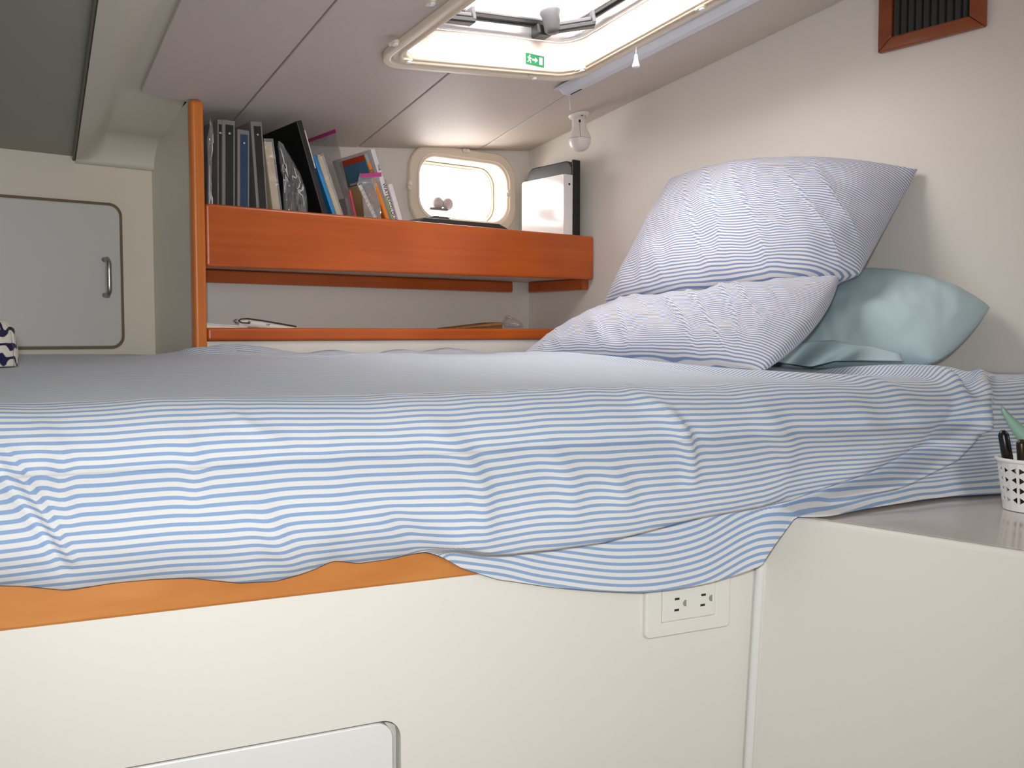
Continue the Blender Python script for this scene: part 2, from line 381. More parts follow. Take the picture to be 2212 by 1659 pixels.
# ---------------------------------------------------------------- upper shelf
bz_t = (onY(443, 438, Y1 - .02).z + onY(1275, 510, Y1 - .02).z) / 2
bz_b = (onY(443, 577, Y1 - .02).z + onY(1275, 604, Y1 - .02).z) / 2
SZ = bz_b + 0.024
shelf = empty('upper_shelf', (1.2, Y1, bz_b), 'wooden upper shelf with a deep front board, holding binders and books', 'shelf')
ya = Y1 - .02
tl, bl = onY(443, 438, ya), onY(443, 576, ya); tr, br = onY(1276, 510, ya), onY(1276, 604, ya)
xr_ = XR - .004
hexa('front_board', [(px1 + .001, ya, bl.z), (xr_, ya, br.z), (xr_, Y1, br.z), (px1 + .001, Y1, bl.z), (px1 + .001, ya, tl.z), (xr_, ya, tr.z), (xr_, Y1, tr.z), (px1 + .001, Y1, tl.z)], WOODX, shelf, bevel=0.006, seg=3)
box('shelf_board', (XP + .007, Y1 + .001, SZ - .014), (XR - .002, Y2 - .002, SZ), mat('shelf_white', (210, 200, 190), 0.5), shelf)
xk = onY(1097, 600, Y2).x
box('cleat', (XP + .008, Y2 - .026, SZ - .046), (xk, Y2 - .001, SZ - .015), WOODX, shelf, bevel=0.004)
box('cleat', (XR - .026, Y1 + .004, SZ - .046), (XR - .001, Y2 - .03, SZ - .015), WOODX, shelf, bevel=0.004)

# ---------------------------------------------------------------- lower shelf ledge
lz_t, lz_b = onY(800, 709, ya).z, onY(800, 735, ya).z
LZ = lz_t - .006
low = empty('lower_shelf', (1.2, Y1, .9), 'low open shelf with a slim wooden edge strip just above the mattress', 'shelf')
box('edge_strip', (px1 + .001, ya, lz_b), (XR - .003, Y1 + .003, lz_t), WOODX, low, bevel=0.006, seg=3)
box('shelf_board', (XP + .008, Y1 + .004, LZ - .015), (XR - .002, Y2 - .002, LZ), mat('shelf_white', (210, 200, 190), 0.5), low)
box('front_panel', (px1 + .001, Y1 - .012, .70), (XR - .002, Y1 + .001, lz_b - .001), WALL, low)

# ---------------------------------------------------------------- locker door on the left
dx1 = onY(265, 600, YL).x; dzt = onY(200, 436, YL).z; dzb = onY(200, 754, YL).z
ML = frame(Vector((0, YL, 0)), X3, Z3, -Y3)
dx0 = dx1 - 0.62
ld = empty('locker_door', (dx1 - .3, YL, dzb), 'pale grey locker door with a metal bow handle, left of the partition', 'cupboard door')
dr = rrect(dx0, dzb, dx1, dzt, .028)
dpl = prism('door_panel', rrect(dx0 + .006, dzb + .006, dx1 - .006, dzt - .006, .024), .0005, .010, ML, LOCK, ld, bevel=0.003)
ringprism('edge_seal', dr, rrect(dx0 + .0065, dzb + .0065, dx1 - .0065, dzt - .0065, .0235), .0005, .006, ML, GASK, ld)
ht, hb = onY(233, 556, YL - .03), onY(233, 641, YL - .03)
hx = ht.x
pts = [(hx - .004, YL - .010, ht.z - .004), (hx, YL - .022, ht.z - .003), (hx + .001, YL - .032, ht.z - .012)] + \
      [(hx + .001, YL - .033, ht.z + (hb.z - ht.z) * k / 6) for k in range(1, 6)] + [(hx + .001, YL - .032, hb.z + .012), (hx, YL - .022, hb.z + .003), (hx - .004, YL - .010, hb.z + .004)]
h = tube('handle', pts, .0055, STEEL, dpl); h['label'] = 'brushed metal bow handle'

# ---------------------------------------------------------------- portlight
plt = struct(empty('window_1', ((fo[0] + fo[2]) / 2, Y2, fo[1]), None, None))
O_, I_ = rrect(*fo, .075), rrect(*op, .055)
ringprism('flange', O_, I_, -.002, .016, MB, FLANGE, plt, bevel=0.005, seg=3)
mid1 = rrect(fo[0] + .024, fo[1] + .024, fo[2] - .024, fo[3] - .024, .06); mid2 = rrect(fo[0] + .0265, fo[1] + .0265, fo[2] - .0265, fo[3] - .0265, .058)
ringprism('bead', mid1, mid2, .015, .0195, MB, mat('bead_white', (240, 232, 220), .35), plt)
ringprism('reveal', rrect(op[0] - .002, op[1] - .002, op[2] + .002, op[3] + .002, .056), I_, -.065, -.002, MB, FLANGE, plt)
op2 = (op[0] + .012, op[1] + .012, op[2] - .012, op[3] - .012)
ringprism('pane_frame', I_, rrect(*op2, .045), -.064, -.050, MB, ALU, plt, bevel=0.003)
prism('pane', rrect(*op2, .045), -.060, -.055, MB, GLASS, plt)
kx = onY(955, 440, Y2 + .045)
for dx_ in (-.016, .018):
    Mk = frame(Vector((kx.x + dx_, Y2 + .052, kx.z)), X3, Z3, -Y3)
    lathe('latch_knob', [(0, 0), (.017, 0), (.018, .004), (.018, .012), (.014, .015), (.004, .016), (0, .017)], Mk, mat('knob_grey', (158, 152, 156), .4), plt)
box('latch_bar', (kx.x - .05, Y2 + .03, kx.z - .022), (kx.x + .012, Y2 + .045, kx.z - .015), GREYP, plt, bevel=0.002)
def clip(M, parent):
    c = prism('clip', rrect(-.013, -.006, .013, .006, .006, 4), 0, .005, M, FLANGE, parent, bevel=0.0015)
    prism('clip_pin', rrect(-.002, -.005, .010, .005, .005, 4), .005, .009, M, WHP, c, bevel=0.0015)
for cpx, cpy, ang in ((1006, 326, 0), (884, 400, 90), (1096, 417, 90)):
    p = onY(cpx, cpy, Y2 - .016); a = math.radians(ang)
    clip(frame(p, X3 * math.cos(a) + Z3 * math.sin(a), -X3 * math.sin(a) + Z3 * math.cos(a), -Y3), plt)

# ---------------------------------------------------------------- deck hatch
MH = Mc(0) @ Matrix.Scale(-1, 4, Z3)        # local z = down into the cabin
hat = struct(empty('window_2', ((HX0 + HX1) / 2, HYF, zc((HX0 + HX1) / 2, HYF)), None, None))
Oh = rrect(HX0, HYN, HX1, HYF, .065); Ih = rrect(HO[0], HO[1], HO[2], HO[3], .05)
mh1 = rrect(HX0 + .016, HYN + .016, HX1 - .016, HYF - .016, .055)
ringprism('flange', Oh, mh1, -.001, .014, MH, FLANGE, hat, bevel=0.004, seg=3)
ringprism('inner_flange', mh1, Ih, -.001, .008, MH, FLANGE, hat, bevel=0.003)
rp = rrect(HX0 + .028, HYN + .028, HX1 - .028, HYF - .028, .052); rp2 = rrect(HX0 + .034, HYN + .034, HX1 - .034, HYF - .034, .05)
ringprism('bead', rp, rp2, .007, .013, MH, FLANGE, hat, bevel=0.002)
LH = .058
ringprism('liner', rrect(HO[0] - .003, HO[1] - .003, HO[2] + .003, HO[3] + .003, .052), Ih, -LH, 0, MH, mat('hatch_liner', (240, 226, 216), .4), hat)
a1 = rrect(HO[0] + .012, HO[1] + .012, HO[2] - .012, HO[3] - .012, .045)
ringprism('lower_rim', rrect(HO[0] - .004, HO[1] - .004, HO[2] + .004, HO[3] + .004, .054), a1, -LH - .026, -LH, MH, ALU, hat, bevel=0.008, seg=4)
a2 = rrect(HO[0] + .020, HO[1] + .020, HO[2] - .020, HO[3] - .020, .04)
ringprism('gasket', rrect(HO[0] + .006, HO[1] + .006, HO[2] - .006, HO[3] - .006, .05), a2, -LH - .033, -LH - .0265, MH, BLKP, hat)
ringprism('lid_frame', rrect(HO[0] - .02, HO[1] - .02, HO[2] + .02, HO[3] + .02, .06), a2, -LH - .055, -LH - .034, MH, ALU, hat, bevel=0.004)
prism('pane', rrect(HO[0] + .019, HO[1] + .019, HO[2] - .019, HO[3] - .019, .04), -LH - .049, -LH - .043, MH, clear('hatch_acrylic', (235, 238, 240), 0.86, .08, bump=0), hat)
for cpx, cpy, a in ((878, 127, 0), (1150, 163, 0), (1253, 147, 62), (1512, 14, 90), (850, 90, 80), (930, 2, 90)):
    p = onC(cpx, cpy, -.010); A = math.radians(a)
    clip(frame(p, ex * math.cos(A) - ey * math.sin(A), -ex * math.sin(A) - ey * math.cos(A), -cn), hat)
# latch handles: hub, base block and ribbed lever
def hpt(px, py, off): return onP(px, py, C_ + cn * off, cn)
def latch(hub, lev, blk):
    l = empty('hatch_latch', hub, None, None); l.parent = hat; l.matrix_parent_inverse = Matrix.Translation(hat.location).inverted()
    return l
def latch_parts(hx_, hy_, ang, knob=True):
    base = Vector((hx_, hy_, zc(hx_, hy_) + LH + .032))
    M0 = frame(base, ex, ey, -cn)
    Mr = M0 @ Matrix.Rotation(ang, 4, 'Z')
    root = box('latch', (-.02, -.014, -.012), (.02, .018, .012), BLKP, hat, bevel=0.004, M=M0 @ Matrix.Translation((0, .035, .022)))
    if knob: lathe('hub', [(0, -.012), (.021, -.012), (.023, -.006), (.019, .004), (.018, .034), (.012, .040), (0, .041)], M0, GREYP, root)
    v = []
    prism('lever', [(-.006, -.009), (.085, -.011), (.092, -.013), (.092, .013), (.085, .011), (-.006, .009)], .028, .040, Mr, BLKP, root, bevel=0.003)
    prism('grip', [(.012, -.010), (.084, -.012), (.084, .012), (.012, .010)], .020, .0285, Mr, GREYP, root, bevel=0.002)
    prism('lever_tip', [(.086, -.013), (.094, -.013), (.094, .013), (.086, .013)], .006, .034, Mr, GREYP, root, bevel=0.002)
lx = HO[2] - .11
latch_parts(lx, HO[3] - .055, math.radians(-35))
latch_parts(HO[0] + .05, HO[3] - .05, math.radians(0), False)
# emergency exit sticker on the far inner face of the hatch
es_c = onP(1155, 130, Vector((0, HO[3], 0)), Y3); 
sg = empty('exit_sign', (es_c.x, HO[3], es_c.z), 'green emergency exit sticker with running man, arrow and door inside hatch', 'sign')
MS = frame(Vector((es_c.x, HO[3] - .0006, es_c.z)), X3, Z3, -Y3)
SGREEN = mat('sign_green', (18, 128, 72), .5); SWHITE = mat('sign_white', (235, 240, 235), .5)
box('sticker', (-.026, -.012, 0), (.026, .012, .0006), SGREEN, sg, M=MS)
prism('arrow', [(-.008, -.002), (.000, -.002), (.000, -.006), (.008, 0), (.000, .006), (.000, .002), (-.008, .002)], .0006, .001, MS, SWHITE, sg)
box('doorway', (.012, -.008, .0006), (.021, .008, .001), SWHITE, sg, M=MS)
man = [(-.016, .009), (-.0135, .0095), (-.0128, .007), (-.0150, .006), (-.0120, .003), (-.0100, .002), (-.0108, .000), (-.0135, .0008), (-.0145, -.001), (-.0115, -.004), (-.0118, -.0085), (-.0140, -.0085), (-.0140, -.005), (-.0165, -.003), (-.0190, -.007), (-.0220, -.0075), (-.0215, -.0055), (-.0195, -.005), (-.0180, -.0005), (-.0175, .0025), (-.0200, .0010), (-.0215, .0030), (-.0205, .0040), (-.0170, .0055)]
prism('running_man', man, .0006, .001, MS, SWHITE, sg)

# ---------------------------------------------------------------- ceiling strip fixture, pull, lamp
r0, r1 = onC(1216, 186, -.004), onC(1540, 18, -.004)
dstrip = (r1 - r0).normalized(); side = cn.cross(dstrip).normalized()
if side.x < 0: side = -side
Lst = 1.0
st = empty('strip_fixture', r0, 'long slim bluish-white plastic strip fixed to the ceiling along the hatch', 'strip fixture')
MSt = frame(r0, dstrip, side, -cn)
prof = [(-.016, 0), (.030, 0), (.031, .006), (.026, .018), (.014, .024), (-.004, .022), (-.015, .010)]
n_ = len(prof); V = [MSt @ Vector((0.0, a, b)) for a, b in prof] + [MSt @ Vector((Lst, a, b)) for a, b in prof]
mk('housing', V, [tuple(range(n_)), tuple(range(2 * n_ - 1, n_ - 1, -1))] + [(i, (i + 1) % n_, n_ + (i + 1) % n_, n_ + i) for i in range(n_)], mat('strip_bluewhite', (216, 218, 224), .4), st, bevel=0.002)
prism('end_tab', rrect(-.022, -.012, .001, .018, .005, 4), 0, .003, MSt, mat('strip_bluewhite', (216, 218, 224), .4), st)
prism('slot', [(.012, .008), (.050, .008), (.050, .011), (.012, .011)], 0.0232, .0246, MSt, DARK, st)
# cord pull with a small bell
pb = onC(1374, 100, -.016); pe = onT(1374, 146, (pb - CAM).dot(FW))
cp = empty('cord_pull', pb, 'small white bell-shaped cord pull hanging from the ceiling strip', 'cord pull')
tube('cord', [pb, pb + (pe - pb) * .45], .0009, WHP, cp, n=6)
Lb = (pb - pe).length * .62
lathe('bell', [(0, Lb), (.002, Lb), (.0035, Lb * .93), (.0045, Lb * .6), (.0085, Lb * .12), (.0085, 0.002), (.006, 0), (0, 0.001)], frame(Vector((pe.x, pe.y, pb.z - (pb - pe).length)), X3, Y3, Z3), WHP, cp)
# loose thread from the strip end
tp = onC(1227, 197, -.012); tq = onT(1232, 238, (tp - CAM).dot(FW) - .01)
setup(tube('hanging_thread', [tp, tp + (tq - tp) * .5 + Vector((.001, 0, 0)), tq], .0006, WHP, None, n=5), 'fine white thread dangling from the end of the ceiling strip', 'thread')
# swivel reading lamp
lb_ = onC(1250, 246, 0)
lm = empty('ceiling_lamp', lb_, 'white bulb-shaped swivel lamp on a round base by the right wall', 'lamp')
ML_ = frame(lb_, ex, -ey, -cn); LWH = mat('lamp_white', (232, 226, 220), .3)
lathe('base', [(0, 0), (.028, 0), (.029, .004), (.025, .009), (0, .010)], ML_, LWH, lm)
axis = (-Z3 + Vector((.02, -.02, 0))).normalized()
axm = frame(lb_ - cn * .006, axis.orthogonal().normalized(), axis.cross(axis.orthogonal().normalized()), axis)
bodyo = lathe('body', [(0, 0), (.0195, .0), (.0195, .022), (.0195, .030), (.023, .040), (.029, .052), (.0305, .062), (.029, .074), (.022, .086), (.012, .0925), (0, .094)], axm, LWH, lm, n=32)
sd = -FH
def on_lamp(h, r, dx=0): return lb_ - cn * .006 + axis * h + sd * r + RT * dx
tube('switch', [on_lamp(.014, .0185), on_lamp(.021, .0185)], .003, BLKP, lm, n=8)
tube('seam_line', [on_lamp(.022, .0195), on_lamp(.030, .0196), on_lamp(.040, .0232), on_lamp(.052, .0290), on_lamp(.060, .0304)], .0005, GREYP, lm, n=5)
tube('seam_ring', [lb_ - cn * .006 + axis * .061 + (sd * math.cos(q) + RT * math.sin(q)) * .0303 for q in np.linspace(0, 2 * math.pi, 33)], .0004, GREYP, lm, n=5)
tube('screw', [lb_ - cn * .0085 + sd * .022 + RT * .006, lb_ - cn * .0105 + sd * .022 + RT * .006], .0025, GREYP, lm, n=8)

# ---------------------------------------------------------------- vent on the right wall
va, vb, vc_ = onX(1903, 120, XR), onX(2134, 56, XR), onX(1903, 0, XR)
vz0 = (va.z + vb.z) / 2; vh = .20; vy1, vy0 = va.y, vb.y
MV = frame(Vector((XR, vy1, vz0)), -Y3, Z3, -X3); vw = vy1 - vy0
vt = empty('wall_vent', (XR, vy1 - vw / 2, vz0), 'wooden-framed air vent with black upright slats high on right wall', 'vent')
fw_ = .030; fwb = .026
tr_ = lambda pts: prism('frame_side', pts, .0005, .014, MV, WOODV, vt, bevel=0.003)
tr_([(0, 0), (fw_, fwb), (fw_, vh - fwb), (0, vh)]); tr_([(vw, 0), (vw, vh), (vw - fw_, vh - fwb), (vw - fw_, fwb)])
tr_([(0, 0), (vw, 0), (vw - fw_, fwb), (fw_, fwb)]); tr_([(0, vh), (fw_, vh - fwb), (vw - fw_, vh - fwb), (vw, vh)])
box('backing', (fw_, fwb, .0004), (vw - fw_, vh - fwb, .0012), DARK, vt, M=MV)
ns = 10
for k in range(ns):
    xx = fw_ + (vw - 2 * fw_) * (k + .5) / ns
    box('slat', (-.006, fwb, -.0007), (.006, vh - fwb, .0007), mat('slat_black', (24, 25, 22), .5), vt, M=MV @ Matrix.Translation((xx, 0, .0062)) @ Matrix.Rotation(math.radians(40), 4, 'Y'))

# ---------------------------------------------------------------- bed base
zpl = BZ - .276; zpt = BZ - .222
bfM = frame(Vector((0, 1.01, 0)), D1, Z3, DN)       # x along the front, y = height, z = outward
def bloc(px, py, off=0): q = bf(px, py, off); return (q - bfM.translation).dot(D1), q.z
us, _ = bloc(1633, 1237)
bb = empty('bunk_platform', (0.5, .95, 0), 'cream moulded bed base with a wooden edge board under the mattress', 'bed base')
dru, _ = bloc(866, 1600); _, drz = bloc(560, 1606)
hole = rrect(dru - .50, .10, dru, drz, .022)
u0 = -1.12
_s0, _s1 = bf(1633, 1237), bf(1608, 1655); _sz = lambda z: _s0 + (_s1 - _s0) * ((z - _s0.z) / (_s1.z - _s0.z))
ub1 = (_sz(BZ - .236) - bfM.translation).dot(D1) - .002; ub0 = ub1 + (_sz(0.0).x - _sz(BZ - .236).x) * .9 / D1.x
plate('front_panel', [(u0, 0), (ub0, 0), (ub1, zpl + .01), (u0, zpl + .01)], [hole], bfM, GEL, bb)
ringprism('door_reveal', rrect(dru - .501, .099, dru + .001, drz + .001, .023), hole, -.018, -.0005, bfM, GEL, bb)
dpn = prism('base_door', rrect(dru - .494, .106, dru - .006, drz - .006, .02), -.026, -.009, bfM, GELW, bb, bevel=0.002); dpn['label'] = 'white recessed door panel with rounded corners'
plate('inner_back', [(dru - .52, .08), (dru + .02, .08), (dru + .02, drz + .02), (dru - .52, drz + .02)], [], bfM @ Matrix.Translation((0, 0, -.03)), GEL, bb)
box('edge_board', (u0, zpl, -.012), (us - .012, zpt, .004), WOODP, bb, bevel=0.003, M=bfM)
hexa('bed_top', [tuple(v) for v in [Vector((-1.09, 1.26, zpt - .03)), Vector((XR - .003, .66, zpt - .03)), Vector((XR - .003, Y1 - .014, zpt - .03)), Vector((-1.09, Y1 - .014, zpt - .03)), Vector((-1.09, 1.26, zpt - .002)), Vector((XR - .003, .66, zpt - .002)), Vector((XR - .003, Y1 - .014, zpt - .002)), Vector((-1.09, Y1 - .014, zpt - .002))]], GEL, bb)

# ---------------------------------------------------------------- bedside counter
NZ = BZ - .236
n_t = bf(1639, 1130); s0, s1 = bf(1633, 1237), bf(1608, 1655)
def seam_at(z): 
    return s0 + (s1 - s0) * ((z - s0.z) / (s1.z - s0.z))
nA = onZ(1771, 1131, NZ); nB = onZ(2212, 1199, NZ)
nd = (nB - nA); nd.z = 0; nd.normalize()
kn = seam_at(NZ)
nback = nA - nd * ((nA.y - kn.y) / nd.y * 1.0) if abs(nd.y) > .1 else kn
nnear = nA + nd * 1.1
ct = empty('bedside_counter', (nA.x + .2, nA.y - .2, 0), 'low glossy cream counter to the right of the bed base', 'counter')
f0 = seam_at(0.0)
vb_ = [Vector((kn.x, kn.y, 0)), Vector((nnear.x, nnear.y, 0)), Vector((XR - .002, nnear.y, 0)), Vector((XR - .002, .645, 0))]
low_shift = Vector((f0.x - kn.x, 0, 0)) * .9
mk('body', [vb_[0] + low_shift, vb_[1] + low_shift, vb_[2], vb_[3]] + [Vector((p.x, p.y, NZ - .0)) for p in vb_], BF, GEL, ct, bevel=0.006, seg=3)
TOPM = mat('counter_top', (206, 196, 188), .12, nscale=4, namt=.02)
tw = [Vector((p.x, p.y, NZ + .0005)) for p in vb_]; tw[0] += Vector((.008, -.008, 0)); tw[1] += Vector((.008, 0, 0))
mk('worktop', tw + [p + Z3 * .0005 for p in tw], BF, TOPM, ct)
tube('corner_bead', [seam_at(z) + DN * .0075 for z in np.linspace(.02, NZ - .02, 12)], .006, GELW, ct, n=8)

# ---------------------------------------------------------------- power outlet
o0 = bloc(1395, 1330, .008); o1 = bloc(1577, 1310, .008); ob_ = (bloc(1394, 1384, .004)[1] + bloc(1570, 1346, .004)[1]) / 2
ow = o1[0] - o0[0]; oh = .082
MO = bfM @ Matrix.Translation((o0[0], ob_, 0))
ot = empty('power_outlet', bfM @ Vector((o0[0] + ow / 2, ob_, 0)), 'cream double power outlet plate mounted sideways below the sheet hem', 'outlet')
OUTM = mat('outlet_cream', (231, 231, 222), .35)
ringprism('cover_plate', rrect(0, 0, ow, oh, .006, 4), rrect(.024, .018, ow - .024, oh - .018, .001, 4), .0005, .009, MO, OUTM, ot, bevel=0.0025, seg=3)
rcp = prism('receptacle', rrect(.0245, .0185, ow - .0245, oh - .0185, .001, 4), .0005, .0085, MO, OUTM, ot, bevel=0.0008)
def oloc(px, py):
    q = bf(px, py, .0088); return (q - MO.translation).dot(D1), q.z - MO.translation.z
for sx, sy in ((1463, 1294), (1462, 1318), (1520, 1285), (1518, 1307)):
    a, b = oloc(sx, sy); prism('blade_slot', [(a - .0035, b - .0014), (a + .0035, b - .0014), (a + .0035, b + .0014), (a - .0035, b + .0014)], .0084, .0088, MO, DARK, rcp)
for sx, sy in ((1480, 1303), (1536, 1292)):
    a, b = oloc(sx, sy); pts = [(a + .002, b - .004)] + [(a + .001 + .0042 * math.cos(t), b + .0042 * math.sin(t)) for t in np.linspace(math.pi * 1.5, math.pi * .5, 9)] + [(a + .002, b + .004)]
    prism('ground_hole', pts, .0084, .0088, MO, mat('hole_grey', (150, 148, 140), .6), rcp)

# ---------------------------------------------------------------- mattress
def ztop(x, y):
    return BZ - .047 - .022 * sstep(0, 1, (1.55 - y) / .6) - .004 * sstep(0, 1, (x - .9) / .8)
mv = []
mt_ = .012
mpoly = [(-1.05, yfront(-1.05) + .03), (XR - .02, yfront(XR - .02) + .03), (XR - .02, Y1 - .03), (XP - .03, Y1 - .03), (XP - .03, Y1 - .03), (-1.05, Y1 - .03)]
mpoly = [mpoly[i] for i in (0, 1, 2, 5)]
mattr = hexa('mattress', [(x, y, zpt) for x, y in mpoly] + [(x, y, float(ztop(x, y)) - mt_ - .012) for x, y in mpoly], MATT, None, bevel=0.04, seg=4)
setup(mattr, 'thick mattress under the blue and white striped sheet', 'mattress')

# ---------------------------------------------------------------- striped sheet
hem_px = [(-120, 1255), (0, 1262), (60, 1264), (150, 1273), (250, 1258), (340, 1249), (420, 1247), (520, 1257), (600, 1252), (680, 1228), (725, 1209), (780, 1215), (850, 1205), (922, 1187),
          (960, 1203), (1000, 1226), (1080, 1251), (1200, 1268), (1300, 1275), (1400, 1279), (1500, 1269), (1600, 1243), (1650, 1222), (1700, 1186)]
hemX, hemZ, hemO = [], [], []
for px, py in hem_px:
    off = .012 + .03 * sstep(1000, 1650, px)
    q = bf(px, py, off); hemX.append(q.x); hemZ.append(q.z); hemO.append(off)
for px, py in ((1775, 1128), (1860, 1103), (1970, 1084), (2070, 1074), (2165, 1066), (2260, 1062)):
    q = onZ(px, py, NZ + .004); hemX.append(q.x); hemZ.append(q.z); hemO.append((q - B0).dot(DN))
hemX += [XR]; hemZ += [NZ + .004]; hemO += [.03]
_hx = np.linspace(-1.2, XR, 1200); _hz = np.interp(_hx, hemX, hemZ); _ho = np.interp(_hx, hemX, hemO)
def _sm(a, n):
    k = np.hanning(2 * n + 1); k /= k.sum(); return np.convolve(np.pad(a, n, mode='edge'), k, 'valid')
_w = sstep(.80, .90, _hx); _hz = _sm(_hz, 3) * (1 - _w) + _sm(_hz, 22) * _w; _ho = _sm(_ho, 30)
_hs = _sm(_hz, 75); hemX, hemZ, hemO = _hx, _hz, _ho
fold_px = [(905, 1187), (1000, 1180), (1060, 1191), (1110, 1191), (1200, 1181), (1300, 1166), (1400, 1142), (1500, 1116), (1700, 1078), (1820, 1034), (1900, 1006), (2000, 960)]
fX, fZ = [], []
for px, py in fold_px: q = bf(px, py, .03); fX.append(q.x); fZ.append(q.z)
NU, NT, NR, NF = 420, 90, 12, 130
Xs = np.linspace(-1.06, XR - .006, NU); Xs = np.sort(np.concatenate([np.linspace(-1.06, .1, 60), np.linspace(.105, XR - .006, NU - 60)]))
RR = .065
P = np.zeros((NU, NT + NR + NF, 3)); UV = np.zeros((NU, NT + NR + NF, 2)); NRM = np.zeros_like(P)
_xm = 1.0; CFL = float(np.interp(_xm, hemX, _hs)) - (float(ztop(_xm, yfront(_xm) + RR)) - RR) - .045 * float(sstep(.62, 1.35, _xm))
for i, x in enumerate(Xs):
    yf = yfront(x); yb = 1.966 + (YL - .008 - 1.966) * float(1 - sstep(XP - .075, XP - .042, x))
    zh, oh_ = float(interp(x, hemX, hemZ)), float(interp(x, hemX, hemO))
    xe_ = nA.x + nd.x / nd.y * (yf + DN.y * oh_ - nA.y) - DN.x * oh_ - .002
    zh = max(zh, NZ + .0045 - max(0.0, xe_ - x) * 2.2)
    zf = float(interp(x, fX, fZ)); fa = float(sstep(fX[0] - .005, fX[0] + .05, x) * (1 - sstep(1.18, 1.45, x)))
    zt = float(ztop(x, yf + RR)); zs = zt - RR
    v = 0
    for j in range(NT):
        t = (j / (NT - 1)); t = 1 - (1 - t) ** 1.15
        y = yb + (yf + RR - yb) * t
        P[i, j] = (x, y, float(ztop(x, y))); UV[i, j] = (x, (y - yf - RR) + RR * 1.57); NRM[i, j] = (0, 0, 1)
    for j in range(NR):
        a = (j + 1) / NR * math.pi / 2; k = NT + j
        P[i, k] = (x, yf + RR - RR * math.sin(a), zt - RR + RR * math.cos(a)); UV[i, k] = (x, RR * (1.57 - a))
        NRM[i, k] = (-.2 * math.sin(a), -math.sin(a), math.cos(a))
    Lf = zs - zh; fu = float(1 - sstep(.90, 1.12, x))
    gw = .045 * float(sstep(.62, 1.35, x))
    for j in range(NF):
        k = NT + NR + j; s = (j + 1) / NF; z = zs - Lf * s
        ob = .004 + .030 * math.sin(min(1, s / .8) * math.pi * .62)
        if fa > 0:
            sf = (zs - zf) / max(Lf, .02); sf = min(max(sf, .2), .95)
            up = .004 + (.034 + .012 * fa) * math.sin(min(1, s / sf) * math.pi * .60)
            dn = (.012 + (oh_ - .012) * np.clip((s - sf) / max(1e-3, 1 - sf), 0, 1) ** 0.8)
            w_ = float(sstep(-.004, .010, (s - sf) * Lf))
            o2 = up * (1 - w_) + dn * w_
            o_ = ob * (1 - fa) + o2 * fa
        else: w_ = 0; o_ = ob
        o_ = o_ * (1 - s ** 6 * (1 - fa)) + oh_ * (s ** 6) * (1 - fa)
        P[i, k] = (x + DN.x * o_, yf + DN.y * o_, z)
        vtop = z - zs - gw * min(1, s * 1.3); vfl = (z - float(np.interp(x, hemX, _hs))) + CFL
        UV[i, k] = (x, vtop * (1 - w_ * fa * fu) + vfl * w_ * fa * fu); NRM[i, k] = tuple(DN)
# fold lines traced as curves lying on the cloth
def pix(Pa):
    q = Pa - np.array(CAM); d = q @ np.array(FW); d = np.maximum(d, .05)
    return CX + FPX * (q @ np.array(RT)) / d, CY - FPX * (q @ np.array(UPV)) / d
PXs, PYs = pix(P)
def seg_dist(poly):
    best = np.full(PXs.shape, 1e9); tt = np.zeros(PXs.shape); Ls = [0]
    for a, b in zip(poly[:-1], poly[1:]): Ls.append(Ls[-1] + math.dist(a, b))
    for n, (a, b) in enumerate(zip(poly[:-1], poly[1:])):
        dx, dy = b[0] - a[0], b[1] - a[1]; L2 = dx * dx + dy * dy
        t = np.clip(((PXs - a[0]) * dx + (PYs - a[1]) * dy) / L2, 0, 1)
        d = np.hypot(PXs - a[0] - t * dx, PYs - a[1] - t * dy); mk_ = d < best
        best = np.where(mk_, d, best); tt = np.where(mk_, (Ls[n] + t * (Ls[n + 1] - Ls[n])) / Ls[-1], tt)
    return best, tt
disp = np.zeros(PXs.shape)
FOLDS = [([(1360, 850), (1440, 892), (1475, 935), (1490, 990), (1495, 1040)], 15, .008),
         ([(1440, 880), (1510, 930), (1525, 980)], 14, -.002),
         ([(2118, 815), (2122, 860), (2095, 920), (2030, 985), (1920, 1040), (1790, 1075)], 14, .024),
         ([(2080, 840), (2070, 900), (2010, 960), (1900, 1020)], 20, -.012),
         ([(0, 955), (50, 1030), (110, 1130), (155, 1210)], 9, .006), ([(-30, 960), (20, 1050), (90, 1150), (140, 1230)], 14, -.005),
         ([(90, 925), (135, 985), (130, 1060), (150, 1130)], 22, .005), ([(390, 930), (420, 1000), (420, 1090)], 26, .004),
         ([(500, 900), (560, 940), (620, 960)], 12, .004), ([(560, 1090), (600, 1180), (640, 1235)], 30, .005),
         ([(930, 920), (1000, 980), (1040, 1060), (1045, 1160)], 24, .005), ([(840, 1100), (900, 1160)], 26, -.004),
         ([(1180, 960), (1230, 1040), (1240, 1120)], 26, .004), ([(1640, 880), (1700, 960), (1690, 1030)], 26, .005),
         ([(1830, 870), (1900, 960), (1840, 1010)], 24, .004), ([(1320, 1010), (1360, 1100)], 26, .004)]
for poly, wd, am in FOLDS:
    d, t = seg_dist(poly); disp += am * np.exp(-(d / wd) ** 2) * np.sin(np.clip(t * .92 + .04, 0, 1) * math.pi) ** .5
disp *= 1.25
UV[:, NT:, 1] += np.clip(disp[:, NT:], -.007, .007) * .45 * (1 - sstep(1.0, 1.15, P[:, NT:, 0]))
